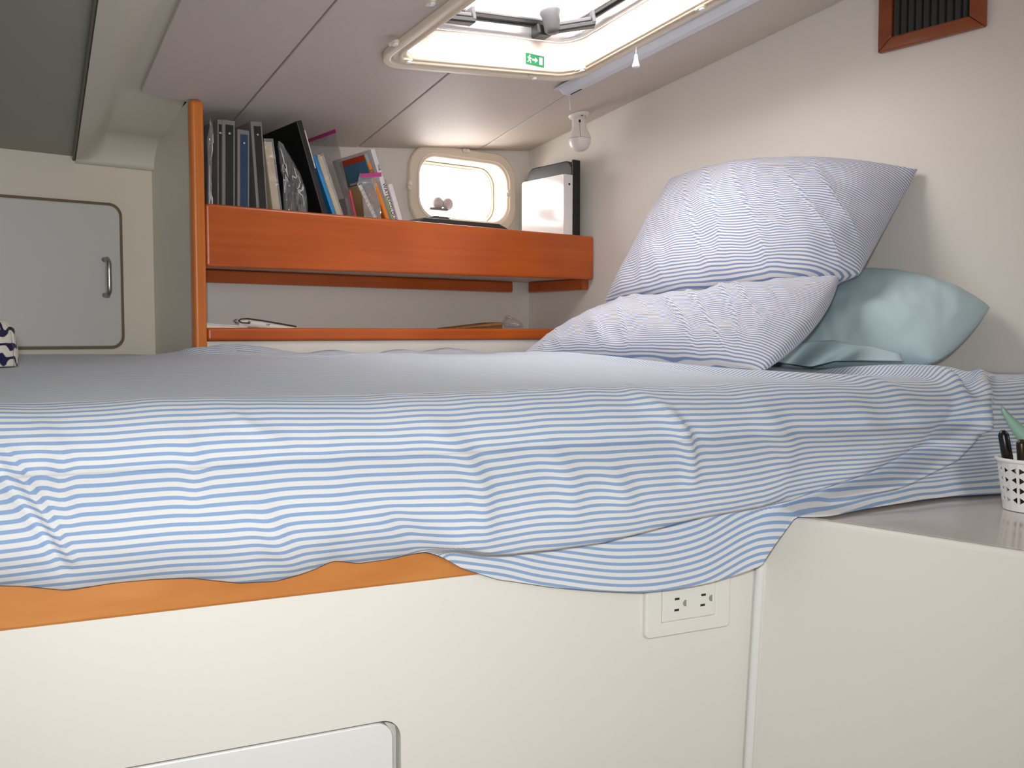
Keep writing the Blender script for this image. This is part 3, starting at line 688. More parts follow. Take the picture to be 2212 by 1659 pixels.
# ridges lying on top of the mattress, in metres (x, y)
def topridge(poly, wd, am):
    global disp
    best = np.full(PXs.shape, 1e9); ends = np.zeros(PXs.shape); n = len(poly) - 1
    for k, (a, b) in enumerate(zip(poly[:-1], poly[1:])):
        dx, dy = b[0] - a[0], b[1] - a[1]; t = np.clip(((P[..., 0] - a[0]) * dx + (P[..., 1] - a[1]) * dy) / (dx * dx + dy * dy), 0, 1)
        d = np.hypot(P[..., 0] - a[0] - t * dx, P[..., 1] - a[1] - t * dy); m_ = d < best; best = np.where(m_, d, best); ends = np.where(m_, (k + t) / n, ends)
    top = np.zeros(PXs.shape); top[:, :NT + NR] = 1; top[:, NT + NR:] = np.linspace(1, 0, NF)[None, :] ** 2
    disp += am * np.exp(-(best / wd) ** 2) * top * np.sin(np.clip(ends * .9 + .05, 0, 1) * math.pi) ** .6
topridge([(1.28, 1.72), (1.24, 1.4), (1.20, 1.12), (1.20, .9), (1.30, .74)], .022, .014)
topridge([(1.16, 1.5), (1.14, 1.2), (1.16, 1.0)], .03, .006)
topridge([(1.46, 1.0), (1.45, .86), (1.42, .76), (1.40, .70)], .018, .022)
topridge([(1.56, .98), (1.56, .86), (1.52, .76)], .022, .018)
topridge([(1.52, 1.0), (1.515, .86), (1.48, .77)], .014, -.007)
topridge([(.66, 1.93), (.74, 1.96), (.86, 1.96)], .035, .024)
topridge([(.60, 1.99), (.68, 1.90), (.82, 1.86)], .02, .010)
for xx in (.98, 1.16, 1.27, 1.33): topridge([(xx - .05, 1.975), (xx, 1.97), (xx + .05, 1.95)], .022, .010)
topridge([(.80, 1.80), (.95, 1.76), (1.1, 1.74)], .014, .006)
topridge([(.70, 1.78), (.85, 1.72), (.98, 1.70)], .012, .005)
for i in range(NU):
    for j in range(NT + NR + NF):
        x, y, z = P[i, j]; fr_ = 1 if j >= NT else .5
        n1 = nz(x * 7, y * 3, z * 5); n2 = nz(x * 22 + 3, y * 9, z * 7)
        disp[i, j] += fr_ * (.0045 * n1 + .0016 * n2)
        UV[i, j, 1] += .0055 * nz(x * 5 + 9, z * 4 + y * 2) + .0014 * nz(x * 19, z * 9)
# cloth cannot sink under what it hangs in front of
P2 = P + NRM * disp[..., None]
_ex = nA.x + nd.x / nd.y * (P2[..., 1] - nA.y)
_dx = P2[..., 0] - (_ex - .003); _dz = NZ + .0032 - P2[..., 2]
_in = (_dx > 0) & (_dz > 0) & (P2[..., 1] < yfront(P2[..., 0]) + .03)
P2[..., 0] = np.where(_in & (_dx <= _dz), _ex - .003, P2[..., 0])       # hangs past the counter's edge
P2[..., 2] = np.where(_in & (_dx > _dz), NZ + .0032, P2[..., 2])        # lies on the counter
sheet = grid('bed_sheet', P2, SHEET, uvs=UV)
sm = sheet.modifiers.new('solid', 'SOLIDIFY'); sm.thickness = .0016; sm.offset = 0
setup(sheet, 'blue and white striped sheet spread over the mattress and hanging over front', 'sheet')

# ---------------------------------------------------------------- pillows
def lag3(t): return np.array([t * (t - 1) / 2, 1 - t * t, t * (t + 1) / 2])
def pillow(name, ctrl, T, mt, size, wr=.006, seed=0, parent=None, n=90, pw=.42, flat=1.0, diag=None, kk4=.8):
    C = np.array([[tuple(p) for p in r] for r in ctrl])       # rows bottom->top, cols left->right
    U = np.sin(np.linspace(-1, 1, n) * math.pi / 2) * .35 + np.linspace(-1, 1, n) * .65
    mid = np.zeros((n, n, 3))
    for a, v in enumerate(U):
        for b, u in enumerate(U): mid[a, b] = np.einsum('i,j,ijk->k', lag3(v), lag3(u), C)
    du = np.gradient(mid, axis=1); dv = np.gradient(mid, axis=0); nn = np.cross(du, dv); nn /= np.maximum(np.linalg.norm(nn, axis=2, keepdims=True), 1e-9)
    uu, vv = np.meshgrid(U, U)
    th = T * (np.maximum(0, 1 - uu ** 2) * np.maximum(0, 1 - vv ** 2)) ** pw
    edge = 1 - np.maximum(abs(uu), abs(vv)) ** 4
    wv = np.zeros((2, n, n)); sw = np.zeros((n, n))
    for a in range(n):
        for b in range(n):
            u, v = uu[a, b], vv[a, b]
            for s in (0, 1):
                k1 = nz(u * 2.2 + seed, v * 1.6 + s * 7); k2 = 1 - abs(nz(u * 3.5 + v * 1.3 + seed * 3, v * .9 - u * .4 + s * 5)) * 2
                k3 = nz(u * 9 + v * 3 + seed, v * 3 + s)
                k4 = max(0, 1 - abs(nz(u * 4.5 + v * 1.6 + seed * 2 + s, v * .7 + u * .3)) * 5) ** 2
                wv[s, a, b] = wr * (k1 * 1.7 + k2 * .7 + k3 * .6 + k4 * kk4)
            sw[a, b] = .006 * nz(u * 2 + seed, v * 2) + .003 * nz(u * 6 + seed, v * 5)
    fr = mid + nn * (th + wv[0] * edge)[..., None]; bk = mid - nn * (th * flat + wv[1] * edge * .4)[..., None]
    # piped seam wobble
    i1 = np.arange(n * n).reshape(n, n); i2 = i1 + n * n; i2 = i2.copy()
    for sl in ((0, slice(None)), (-1, slice(None)), (slice(None), 0), (slice(None), -1)): i2[sl] = i1[sl]
    f1 = np.stack([i1[:-1, :-1], i1[:-1, 1:], i1[1:, 1:], i1[1:, :-1]], -1).reshape(-1, 4)
    f2 = np.stack([i2[:-1, :-1], i2[1:, :-1], i2[1:, 1:], i2[:-1, 1:]], -1).reshape(-1, 4)
    V = np.concatenate([fr.reshape(-1, 3), bk.reshape(-1, 3)]); F = np.concatenate([f1, f2]).tolist()
    uvv = vv * size[1] / 2 + sw + (0 if diag is None else diag * np.maximum(0, uu - .35) ** 2)
    uv = np.stack([uu * size[0] / 2, uvv], -1).reshape(-1, 2)
    return mk(name, V.tolist(), F, mt, parent, smooth=True, uvs=np.concatenate([uv, uv]), recalc=False)
up = pillow('pillow', [[onX(1304, 660, 1.60), onX(1560, 634, 1.50), onX(1858, 592, 1.60)],
                       [onX(1388, 515, 1.68), onX(1640, 485, 1.64), onX(1915, 488, 1.72)],
                       [onX(1448, 386, 1.755), onX(1700, 352, 1.755), onX(1982, 366, 1.785)]], .072, PILL, (.68, .42), .007, 1, diag=.12)
setup(up, 'striped pillow leaning on the white wall, on top of the other striped one', 'pillow')
lo = pillow('pillow', [[onT(1122, 773, 2.16), onT(1390, 786, 1.80), onT(1645, 803, 1.49)],
                       [onT(1225, 712, 2.23), onT(1470, 715, 1.88), onT(1768, 692, 1.63)],
                       [onT(1330, 655, 2.32), onT(1560, 640, 2.02), onT(1815, 590, 1.78)]], .058, PILL, (.72, .44), .007, 5, flat=.55)
setup(lo, 'striped pillow slumped on the sheet beneath the other striped pillow', 'pillow')
bp_ = pillow('pillow', [[onX(1640, 790, 1.56), onX(1830, 786, 1.58), onX(2012, 779, 1.60)],
                        [onX(1700, 690, 1.66), onX(1900, 690, 1.665), onX(2090, 722, 1.69)],
                        [onX(1770, 588, 1.745), onX(1960, 602, 1.765), onX(2138, 664, 1.775)]], .055, BLUEC, (.5, .3), .004, 9, kk4=0)
setup(bp_, 'plain pale blue pillow against the wall behind the striped pillows', 'pillow')
# loose end of the blue pillowcase
NA, NB = 40, 24; cl = np.zeros((NA, NB, 3))
tops = [(1676, 768), (1716, 745), (1760, 737), (1802, 736), (1842, 744), (1884, 750), (1945, 766)]
bots = [(1672, 778), (1690, 784), (1722, 788), (1752, 792), (1800, 780), (1850, 778), (1950, 779)]
for a in range(NA):
    t = a / (NA - 1); k = np.linspace(0, 1, 7)
    tx, ty = interp(t, k, [p[0] for p in tops]), interp(t, k, [p[1] for p in tops]); bx_, by_ = interp(t, k, [p[0] for p in bots]), interp(t, k, [p[1] for p in bots])
    for b in range(NB):
        s = b / (NB - 1); q = onX(tx + (bx_ - tx) * s, ty + (by_ - ty) * s, 1.525 - .03 * s - .016 * math.sin(t * 14 + s * 1.2) * (.3 + .7 * s))
        cl[a, b] = tuple(q)
fl_ = grid('pillowcase_end', cl, BLUEC, bp_, solid=.002); fl_['label'] = 'loose crumpled pale blue pillowcase end'

from mathutils.bvhtree import BVHTree
def bvh(o): return BVHTree.FromPolygons([v.co.copy() for v in o.data.vertices], [tuple(p.vertices) for p in o.data.polygons])
def press(soft, hard, gap, far=.3):                     # lower the vertices of 'soft' that would stick up into 'hard'
    T = bvh(hard)
    for v in soft.data.vertices:
        low_ = 1e9
        for dx_ in (-.009, 0, .009):
            for dy_ in (-.009, 0, .009):
                h_ = T.ray_cast(Vector((v.co.x + dx_, v.co.y + dy_, v.co.z - far)), Z3)[0]
                if h_ is not None: low_ = min(low_, h_.z)
        if low_ < v.co.z + gap: v.co.z = low_ - gap
press(lo, up, .003)
for pl_ in (lo, bp_): press(sheet, pl_, .003, .12)     # the bedding dents where a pillow lies on it
for o_ in (up, lo, sheet): o_.data.update()
# ---------------------------------------------------------------- navy striped cloth at the left edge
nc = onZ(-14, 785, BZ - .042); rad = .075
NA, NB = 48, 36; bl_ = np.zeros((NA, NB, 3)); buv = np.zeros((NA, NB, 2))
dd = (nc - CAM).dot(FW); c0 = Vector((nc.x, nc.y, BZ - .046))
sc_ = dd / FPX
for a in range(NA):
    th = 2 * math.pi * a / (NA - 1)
    for b in range(NB):
        ph = math.pi / 2 * b / (NB - 1)
        r = (48 * sc_) * (1 + .16 * nz(math.cos(th) * 1.5, math.sin(th) * 1.5, ph * 2) + .05 * nz(math.cos(th) * 5, math.sin(th) * 5, ph * 6)) * (math.cos(ph) ** .6 + .0)
        q = c0 + (RT * math.cos(th) + FH * math.sin(th)) * r + Z3 * (100 * sc_) * (math.sin(ph) ** 1.0 * (1 + .1 * nz(th, ph * 3)))
        bl_[a, b] = tuple(q); buv[a, b] = (th, q.z + .014 * nz(math.cos(th) * 2 + 4, math.sin(th) * 2, ph * 3))
cloth = grid('striped_garment', bl_, NAVY, uvs=buv, solid=.002)
setup(cloth, 'bunched white garment with navy blue stripes lying on the bed', 'garment')

# ---------------------------------------------------------------- things on the upper shelf
YB = Y1 + .008
def sx(px, py=440): return onY(px, py, YB).x
def leanM(x, ang, y=YB): return frame(Vector((x, y, SZ + .0005)), Vector((math.cos(ang), 0, math.sin(ang))), Y3, Vector((-math.sin(ang), 0, math.cos(ang))))
VIN = mat('vinyl_grey_edge', (128, 124, 122), .35); BKC = mat('binder_black', (26, 28, 29), .4); BLC = mat('binder_blue', (28, 58, 92), .4)
def lean2(tp_, bt_, y=YB):
    a, b = onY(*tp_, y), onY(*bt_, y); d = b - a; k = (SZ + .0005 - a.z) / d.z; x0 = a.x + d.x * k
    ang = math.atan2(x0 - a.x, a.z - SZ); H = math.hypot(x0 - a.x, a.z - SZ)
    return leanM(x0, ang, y), H, ang
def wpx(px, y=YB): return px * (onY(600, 400, y) - onY(599, 400, y)).x
def binder(label, tp_, bt_, w_, D, spine, edge, rivet_dz=.028):
    M, H, ang = lean2(tp_, bt_); root = empty('ring_binder', M.translation, label, 'binder')
    box('cover', (0, .002, 0), (.003, D, H), edge, root, M=M); box('cover', (w_ - .003, .002, 0), (w_, D, H), edge, root, M=M)
    box('spine', (0, 0, 0), (w_, .003, H), edge, root, bevel=0.001, M=M)
    box('spine_label', (w_ * .24, -.0008, 0.004), (w_ * .86, 0, H - .010), spine, root, M=M)
    box('pages', (.004, .012, .006), (w_ - .004, D - .02, H - .008), PAPER, root, M=M)
    Mr = M @ frame(Vector((w_ * .55, -.0008, H - rivet_dz)), X3, Z3, -Y3)
    lathe('rivet', [(0, .0016), (.0026, .0014), (.0036, 0), (0, 0)], Mr, STEEL, root, n=12)
    return root
binder('thin black ring binder between the clear bag and another black binder', (470, 258), (470, 438), wpx(9.5), .235, BKC, VIN)
binder('black ring binder with grey edges beside the blue binder', (480.5, 258), (480.5, 440), wpx(25.5), .235, BKC, VIN)
binder('blue ring binder with grey edges, shorter than the black ones', (513, 279), (513, 442), wpx(24.5), .225, BLC, VIN)
binder('black ring binder tilting over beside the blue binder', (541, 262), (554, 445), wpx(24), .23, BKC, VIN)
# loose papers on top of the blue binder
# crumpled clear bags
GLINT = clear('glint_film', (245, 243, 246), 0.35, 0.08, bump=0)
def bagmesh(name, label, outline, y0, y1, mt, cat='plastic bag', parent=None, seed=0, puff=.018, n=26, glints=0, ymin=None):
    # closed pouch: outline (pixel polygon at depth y0) swept between two crumpled skins
    cx_ = sum(p[0] for p in outline) / len(outline); cy_ = sum(p[1] for p in outline) / len(outline)
    per = []
    for a, b in zip(outline, outline[1:] + outline[:1]):
        for k in range(5): per.append((a[0] + (b[0] - a[0]) * k / 5, a[1] + (b[1] - a[1]) * k / 5))
    V = []; F = []; m_ = len(per); R = 10
    for side_ in (0, 1):
        for r in range(R + 1):
            s = r / R
            for k, (a, b) in enumerate(per):
                xx, yy = a + (cx_ - a) * s, b + (cy_ - b) * s
                ym = (y0 + y1) / 2; bul = (1 - (1 - s) ** 2) ** .5 * (y1 - y0) / 2
                cr = puff * nz(xx * .06 + seed, yy * .05, side_ * 3) * min(1, s * 2) + puff * .55 * nz(xx * .19 + seed, yy * .17, side_ * 5) * min(1, s * 3)
                y = ym + (-(bul) if side_ == 0 else bul) + cr
                V.append(onY(xx + 3 * nz(yy * .09, xx * .05 + seed), yy, max(y, YB if ymin is None else ymin)))
        o = side_ * (R + 1) * m_
        for r in range(R):
            for k in range(m_):
                F.append((o + r * m_ + k, o + r * m_ + (k + 1) % m_, o + (r + 1) * m_ + (k + 1) % m_, o + (r + 1) * m_ + k))
    o = mk(name, V, F, mt, parent, smooth=False)
    if label: setup(o, label, cat)
    rr_ = random.Random(seed)
    for c_ in range(glints):       # whitish ridges imitating glints along the crinkles of the film
        k0 = rr_.randrange(m_); st_ = []
        for r in range(1, 8):
            k0 = (k0 + rr_.choice((-2, -1, 0, 1, 2, 3))) % m_; st_.append(V[r * m_ + k0] - Y3 * .001)
        tube('crease_glint', st_, [.0003, .0012, .0016, .001, .0016, .001, .0003], GLINT, o, n=5)
    return o
def floor_px(x): return onY(x, 455, YB) and None
def shelf_py(px, y=YB):        # pixel row where a point on the shelf at this column shows
    q = onY(px, 500, y); return proj(Vector((q.x, y, SZ + .001)))[1]
bagmesh('plastic_bag', 'narrow crumpled clear bag squeezed against the wooden post', [(448, shelf_py(448)), (448, 300), (453, 252), (459, 268), (462, 290), (458, 320), (457, shelf_py(457))], YB + .002, YB + .014, BAG, seed=2, puff=.003, glints=4)
# cream paper pad in a clear bag
CREAM = mat('cream_paper', (214, 196, 158), .8, nscale=30, namt=.1)
def thing(name, label, cat, tp_, bt_, y=YB):
    M, H, ang = lean2(tp_, bt_, y); return M, H, ang, empty(name, M.translation, label, cat)
M, H, AN, pad = thing('paper_pad', 'cream paper pad with dark blue back inside a crumpled clear bag', 'paper pad', (572, 306), (590, 447))
wp = wpx(17)
box('sheets', (0, .004, 0), (wp, .19, H), CREAM, pad, M=M, bevel=0.002)
box('back_cover', (wp + .0005, .003, 0), (wp + .0035, .2, H + .004), mat('pad_navy', (30, 44, 80), .5), pad, M=M)
box('wrap', (-.002, -.0015, 0), (wp + .001, .0, H + .006), BAG, pad, M=M)
bagmesh('plastic_bag', 'large crumpled clear bag bulging between the cream pad and black portfolio', [(620, shelf_py(620)), (610, 385), (602, 340), (600, 304), (612, 312), (636, 352), (652, 385), (662, 415), (666, 440), (662, shelf_py(662))], YB + .006, YB + .026, BAG, seed=8, puff=.012, glints=9)
# big black portfolio leaning
M, H, AN, pf = thing('portfolio_case', 'large black portfolio case leaning left on the shelf', 'portfolio', (640, 262), (695, 456))
wp = wpx(12.5)
CV = [(0, 0), (.235, 0), (.235, H - .02), (.215, H), (0, H)]
prism('cover', CV, 0, wp * .3, M @ frame(Vector((0, .002, 0)), Y3, Z3, X3), BLACK, pf, bevel=0.002)
prism('cover', CV, wp * .7, wp, M @ frame(Vector((0, .002, 0)), Y3, Z3, X3), BLACK, pf, bevel=0.002)
box('spine', (0, 0, 0), (wp, .004, H), BLACK, pf, M=M, bevel=0.0015)
box('zip_edge', (wp - .001, -.001, H * .66), (wp + .0012, .004, H * .93), PAPER, pf, M=M)
M, H, AN, k_ = thing('book', 'thin bright blue paperback wedged beside the black portfolio', 'book', (676, 337), (716, 456))
box('cover', (0, 0, 0), (.0085, .17, H), mat('book_blue', (40, 130, 190), .4, nscale=40, namt=.3), k_, M=M, bevel=0.001)
box('pages', (.0015, .004, .002), (.007, .168, H + .0003), PAPER, k_, M=M)
M, H, AN, k_ = thing('book', 'thick cream book in wrinkled clear wrap next to the blue paperback', 'book', (685.5, 339), (725, 457))
wp = wpx(13)
box('pages', (.001, .002, 0), (wp, .15, H), CREAM, k_, M=M, bevel=0.002)
box('cover', (wp + .0002, .001, 0), (wp + .002, .155, H + .004), mat('book_grey', (170, 160, 150), .5), k_, M=M)
box('wrap', (-.0004, -.0015, 0), (wp + .002, .0, H + .003), BAG, k_, M=M)
# tall zip bag leaning beside the cream book, its magenta zip along the top
M, H, AN, zb = thing('zip_bag', 'tall cloudy zip bag with a magenta zip, leaning beside the cream book', 'zip bag', (718, 284), (757, 458))
def pouch(M, W0, D0, H0, seed, mt, parent, amp=.006, nm='pouch'):
    nA, nB = 22, 16; V = []; F = []
    for sd_ in (0, 1):
        for a in range(nA):
            for b in range(nB):
                u, v = b / (nB - 1), a / (nA - 1)
                th = W0 / 2 * (max(0, 1 - (2 * u - 1) ** 4) * max(0, 1 - v ** 3)) ** .5
                cr = amp * nz(u * 4 + seed, v * 6, sd_ * 4) + amp * .5 * nz(u * 11 + seed, v * 13, sd_ * 4)
                V.append(M @ Vector((W0 / 2 + (th if sd_ else -th) + cr * (1 - v ** 2) * min(1, v * 6), D0 * u + .003, H0 * v)))
        o = sd_ * nA * nB
        F += [(o + a * nB + b, o + a * nB + b + 1, o + (a + 1) * nB + b + 1, o + (a + 1) * nB + b) for a in range(nA - 1) for b in range(nB - 1)]
    return mk(nm, V, F, mt, parent, smooth=True)
pouch(M, wpx(17), .15, H, 3, BAGD, zb, amp=.0015)
zz_ = box('zip', (wpx(17) / 2 - .0015, .0, H - .004), (wpx(17) / 2 + .0015, .155, H + .004), MAG, zb, M=M); zz_['label'] = 'magenta zip strip'
box('insert', (.004, .02, .001), (wpx(17) - .004, .13, H * .50), mat('insert_grey', (150, 140, 145), .6, nscale=25, namt=.4), zb, M=M)
box('red_insert', (wpx(17) - .0075, .004, H * .22), (wpx(17) - .003, .019, H * .55), mat('insert_red', (196, 60, 80), .5), zb, M=M)
# street atlas: orange, white, blue, red front
M, H, AN, at_ = thing('street_atlas', 'orange paperback with red, blue and white bands on its cover', 'book', (787, 334), (832, 467))
D_ = .13; wa = wpx(7.5)
box('pages', (.001, .003, .001), (wa - .001, D_ - .002, H - .001), PAPER, at_, M=M)
ORG = mat('book_orange', (226, 128, 30), .4)
box('spine', (0, 0, 0), (wa, .002, H * .93), ORG, at_, M=M)
box('spine_top', (0, 0, H * .93), (wa, .002, H), mat('spine_grey', (150, 165, 160), .5), at_, M=M)
for a, b, nm, cm in ((0, .70, 'orange_band', ORG), (.70, .79, 'white_band', mat('band_white', (200, 196, 205), .5)), (.79, .95, 'blue_band', mat('band_blue', (84, 128, 160), .5, nscale=90, namt=.35)), (.95, 1.0, 'red_band', mat('band_red', (200, 70, 30), .5))):
    box(nm, (-.0012, .002, H * a), (0.0008, D_ * .86, H * b), cm, at_, M=M)
box('green_edge', (-.0012, D_ * .86, H * .70), (.0008, D_, H), mat('band_green', (96, 130, 90), .5), at_, M=M)
letters('lettering', 'STREET', .0105, M @ frame(Vector((wa * .5, -.0006, H * .80)), -Z3, X3, -Y3), mat('ink', (50, 40, 30), .6), at_)
# watercolour book
M, H, AN, wb = thing('book', 'white book with its title lettered down the spine', 'book', (800.5, 323), (844, 467))
wdt = wpx(11)
box('cover', (0, 0, 0), (wdt, .20, H), mat('book_white', (224, 218, 218), .35), wb, M=M, bevel=0.001)
box('pages', (.002, .01, .003), (wdt - .002, .201, H + .0004), PAPER, wb, M=M)
letters('lettering', 'WATERCOLOUR ARTIST', .0125, M @ frame(Vector((wdt * .6, -.0006, H * .46)), -Z3, X3, -Y3), mat('ink', (50, 40, 30), .6), wb)
letters('lettering_small', 'THE', .008, M @ frame(Vector((wdt * .6, -.0006, H * .84)), -Z3, X3, -Y3), mat('ink', (50, 40, 30), .6), wb)
box('cover_picture', (-.0004, -.0003, H * .34), (.004, .0, H * .60), mat('cover_pic', (150, 165, 90), .5, nscale=40, namt=.5), wb, M=M)
# white wrapped packet
M, H, AN, pk = thing('paper_packet', 'white paper packet in clear film, last of the leaning row', 'packet', (838, 398), (858, 468), YB + .012)
box('packet', (0, 0, 0), (wpx(13), .13, H), mat('packet_white', (226, 216, 216), .4, bump=.4, bscale=60), pk, M=M, bevel=0.004)
box('film_end', (.001, .004, H - .002), (wpx(13) - .002, .10, H + .012), BAG, pk, M=M, bevel=0.002)
# spiral notebook and small zip bag lying against the orange book
M, H, AN, nb = thing('spiral_notebook', 'small spiral notebook with silver coil in front of the orange book', 'notebook', (775, 400), (806, 465))
box('pages', (.0005, .006, .002), (.010, .07, H - .002), PAPER, nb, M=M); box('cover', (-.001, .004, 0), (.0005, .075, H), mat('nb_cover', (196, 160, 110), .5), nb, M=M); box('cover', (.010, .004, 0), (.0115, .075, H), mat('nb_navy', (40, 50, 80), .4), nb, M=M)
coil = []
for k in range(18 * 10 + 1):
    t = k / 10; coil.append(M @ Vector((.005 + .0055 * math.cos(2 * math.pi * t), .005 + .005 * math.sin(2 * math.pi * t), H * .06 + H * .88 * t / 18)))
tube('coil', coil, .0008, STEEL, nb, n=5)
zb2 = bagmesh('zip_bag', 'small glossy zip bag with a magenta zip against the orange book', [(797, shelf_py(797)), (783, 425), (772, 398), (778, 372), (783, 378), (820, 374), (822, 384), (812, 405), (822, 440), (829, shelf_py(829))], YB - .0062, YB - .0035, BAG, cat='zip bag', seed=30, puff=.0008, glints=0, ymin=Y1 + .0008)
z0, z1 = onY(779, 379, YB - .0055), onY(824, 377, YB - .0055)
zz_ = mk('zip', [z0 + Z3 * .004, z1 + Z3 * .005, z1 - Z3 * .005, z0 - Z3 * .004], [(0, 1, 2, 3)], MAG, zb2, solid=.0015); zz_['label'] = 'magenta zip strip'

# flat black case lying on the shelf below the portlight
cA, cB = sx(908, 475), sx(1104, 488)
tzc = proj(Vector((1.4, YB, SZ)))
ctop = onY(1000, 478, YB + .03).z
fc = empty('flat_case', (cA, YB + .1, SZ), 'flat black case with a raised handle tab lying beneath the portlight', 'case')
hz_ = max(.02, ctop - SZ - .012)
box('stacked_papers', (cA + .02, YB + .012, SZ + .0005), (cB + .012, YB + .2, SZ + hz_ - .002), PAPER, fc)
hexa('lid', [(cA, YB + .01, SZ + hz_ - .001), (cB, YB + .01, SZ + hz_ - .001), (cB, YB + .2, SZ + hz_ - .001), (cA, YB + .2, SZ + hz_ - .001), (cA + .03, YB + .025, SZ + hz_ + .013), (cB - .02, YB + .025, SZ + hz_ + .013), (cB - .02, YB + .19, SZ + hz_ + .013), (cA + .03, YB + .19, SZ + hz_ + .013)], BLKP, fc, bevel=0.003)
hxx = sx(980, 470)
hexa('handle_tab', [(hxx - .03, YB + .05, SZ + hz_ + .0125), (hxx + .03, YB + .05, SZ + hz_ + .0125), (hxx + .03, YB + .12, SZ + hz_ + .0125), (hxx - .03, YB + .12, SZ + hz_ + .0125), (hxx - .02, YB + .055, SZ + hz_ + .024), (hxx + .02, YB + .055, SZ + hz_ + .024), (hxx + .02, YB + .115, SZ + hz_ + .024), (hxx - .02, YB + .115, SZ + hz_ + .024)], GREYP, fc, bevel=0.003)

# white binder and black laptop sleeve against the right wall
WBX0, WBX1 = onY(1219, 440, YB).x, onY(1237, 440, YB).x
hW = (onY(1220, 376, YB).z) - SZ
wbi = empty('ring_binder', (WBX0, YB, SZ), 'white ring binder standing by the right wall before a black folder', 'binder')
dW = .19
WBM = mat('binder_white', (238, 234, 232), .12)
MW = frame(Vector((WBX0, YB, SZ + .0005)), X3, Y3, Z3); wW = WBX1 - WBX0
prism('cover', rrect(0, 0, dW, hW, .008, 4), 0, .003, MW @ frame(Vector((0, .0005, 0)), Y3, Z3, X3), WBM, wbi)
prism('cover', rrect(0, 0, dW, hW, .008, 4), wW - .003, wW, MW @ frame(Vector((0, .0005, 0)), Y3, Z3, X3), WBM, wbi)
box('spine', (0, 0, 0), (wW, .003, hW), WBM, wbi, M=MW, bevel=0.001)
box('pages', (.004, .01, .004), (wW - .004, dW - .012, hW - .006), PAPER, wbi, M=MW)
lathe('finger_hole', [(0, .0008), (.003, .0006), (.0036, 0), (0, 0)], MW @ frame(Vector((wW * .6, 0, hW - .026)), X3, Z3, -Y3), DARK, wbi, n=12)
BX0, BX1 = WBX1 + .002, onY(1254, 400, YB).x
hB_ = onY(1250, 346, YB).z - SZ
bk = empty('document_folder', (BX0, YB, SZ), 'tall black padded folder behind the white binder at the right wall', 'folder')
MBk = frame(Vector((BX0, YB, SZ + .0005)), X3, Y3, Z3); wB = min(BX1 - BX0, XR - .03 - BX0)
prism('front_cover', rrect(0, 0, .20, hB_, .03, 5), 0, wB * .5, MBk @ frame(Vector((0, .006, 0)), Y3, Z3, X3), BLACK, bk, bevel=0.003)
prism('back_cover', rrect(0, 0, .20, hB_, .03, 5), wB * .52, wB, MBk @ frame(Vector((0, .006, 0)), Y3, Z3, X3), BLACK, bk, bevel=0.003)
box('spine', (0, 0, 0), (wB, .008, hB_), BLACK, bk, M=MBk, bevel=0.003)

# ---------------------------------------------------------------- things on the lower shelf
YS = Y1 + .02
a0, a1_ = onY(445, 700, YS).x, onY(535, 704, YS).x
bt0, bt1 = onY(446, 698, YS).z, onY(535, 705, YS).z
bk2 = empty('booklet', (a0, YS, LZ), 'white booklet lying flat on the low shelf beside the post', 'booklet')
hexa('cover', [(a0, YS, bt0 - .0018), (a1_, YS, bt1 - .0018), (a1_, YS + .14, bt1 - .0018), (a0, YS + .14, bt0 - .0018), (a0, YS, bt0), (a1_, YS, bt1), (a1_, YS + .14, bt1), (a0, YS + .14, bt0)], mat('booklet_white', (226, 218, 220), .35), bk2)
hexa('pages', [(a0, YS + .002, LZ + .0005), (a1_, YS + .002, LZ + .0005), (a1_, YS + .14, LZ + .0005), (a0, YS + .14, LZ + .0005), (a0, YS + .002, bt0 - .002), (a1_, YS + .002, bt1 - .002), (a1_, YS + .14, bt1 - .002), (a0, YS + .14, bt0 - .002)], PAPER, bk2)
# measuring tape: a curled numbered band
tpx = [(640, 706), (600, 699), (565, 693), (535, 689), (520, 690), (515, 694), (522, 698), (540, 699)]
YT = YS + .05
Pt = [onY(a, b, YT) for a, b in tpx]
ta = empty('measuring_tape', (Pt[3].x, YT, LZ), 'curled white measuring tape with dark edge and figures 4 and 3', 'tape measure')
band = []; dens = []
for k in range(len(Pt) - 1):
    for s in range(5): dens.append(Pt[k] + (Pt[k + 1] - Pt[k]) * s / 5)
dens.append(Pt[-1])
TAPE = mat('tape_white', (222, 216, 210), .5)
for q in dens: band.append([(q.x, YT, q.z), (q.x - .004, YT + .022, q.z + .0005)])
grid('band', band, TAPE, ta, solid=.0012)
tube('dark_edge', [Vector((q.x, YT - .0006, q.z + .0008)) for q in dens], .0016, mat('tape_edge', (52, 30, 28), .5), ta, n=6)
wbnd = [[(q.x, YT + .001, q.z - .001), (q.x, YT + .001, max(LZ + .0006, q.z - .016))] for q in dens[:24]]
grid('face', wbnd, TAPE, ta, solid=.0008)
for ch, cxp, cyp in (('4', 538, 695), ('3', 579, 701)):
    letters('figure', ch, .011, frame(onY(cxp, cyp, YT - .0012), Z3, -X3, -Y3) @ Matrix.Rotation(math.radians(180), 4, 'Z'), mat('ink', (50, 40, 30), .6), ta)
b0, b1 = onY(985, 700, YS + .06).x, onY(1086, 700, YS + .06).x
zt1 = onY(1086, 696, YS + .06).z
bx = empty('patterned_box', (b0, YS + .06, LZ), 'flat brown and gold patterned box at the far end of low shelf', 'box')
PAT = mat('pattern_gold', (150, 100, 50), .6, nscale=70, namt=.7)
hexa('lid', [(b0, YS + .06, LZ + .0065), (b1, YS + .06, zt1 - .008), (b1, YS + .15, zt1 - .008), (b0, YS + .15, LZ + .0065), (b0, YS + .06, LZ + .0085), (b1, YS + .06, zt1), (b1, YS + .15, zt1), (b0, YS + .15, LZ + .0085)], PAT, bx)
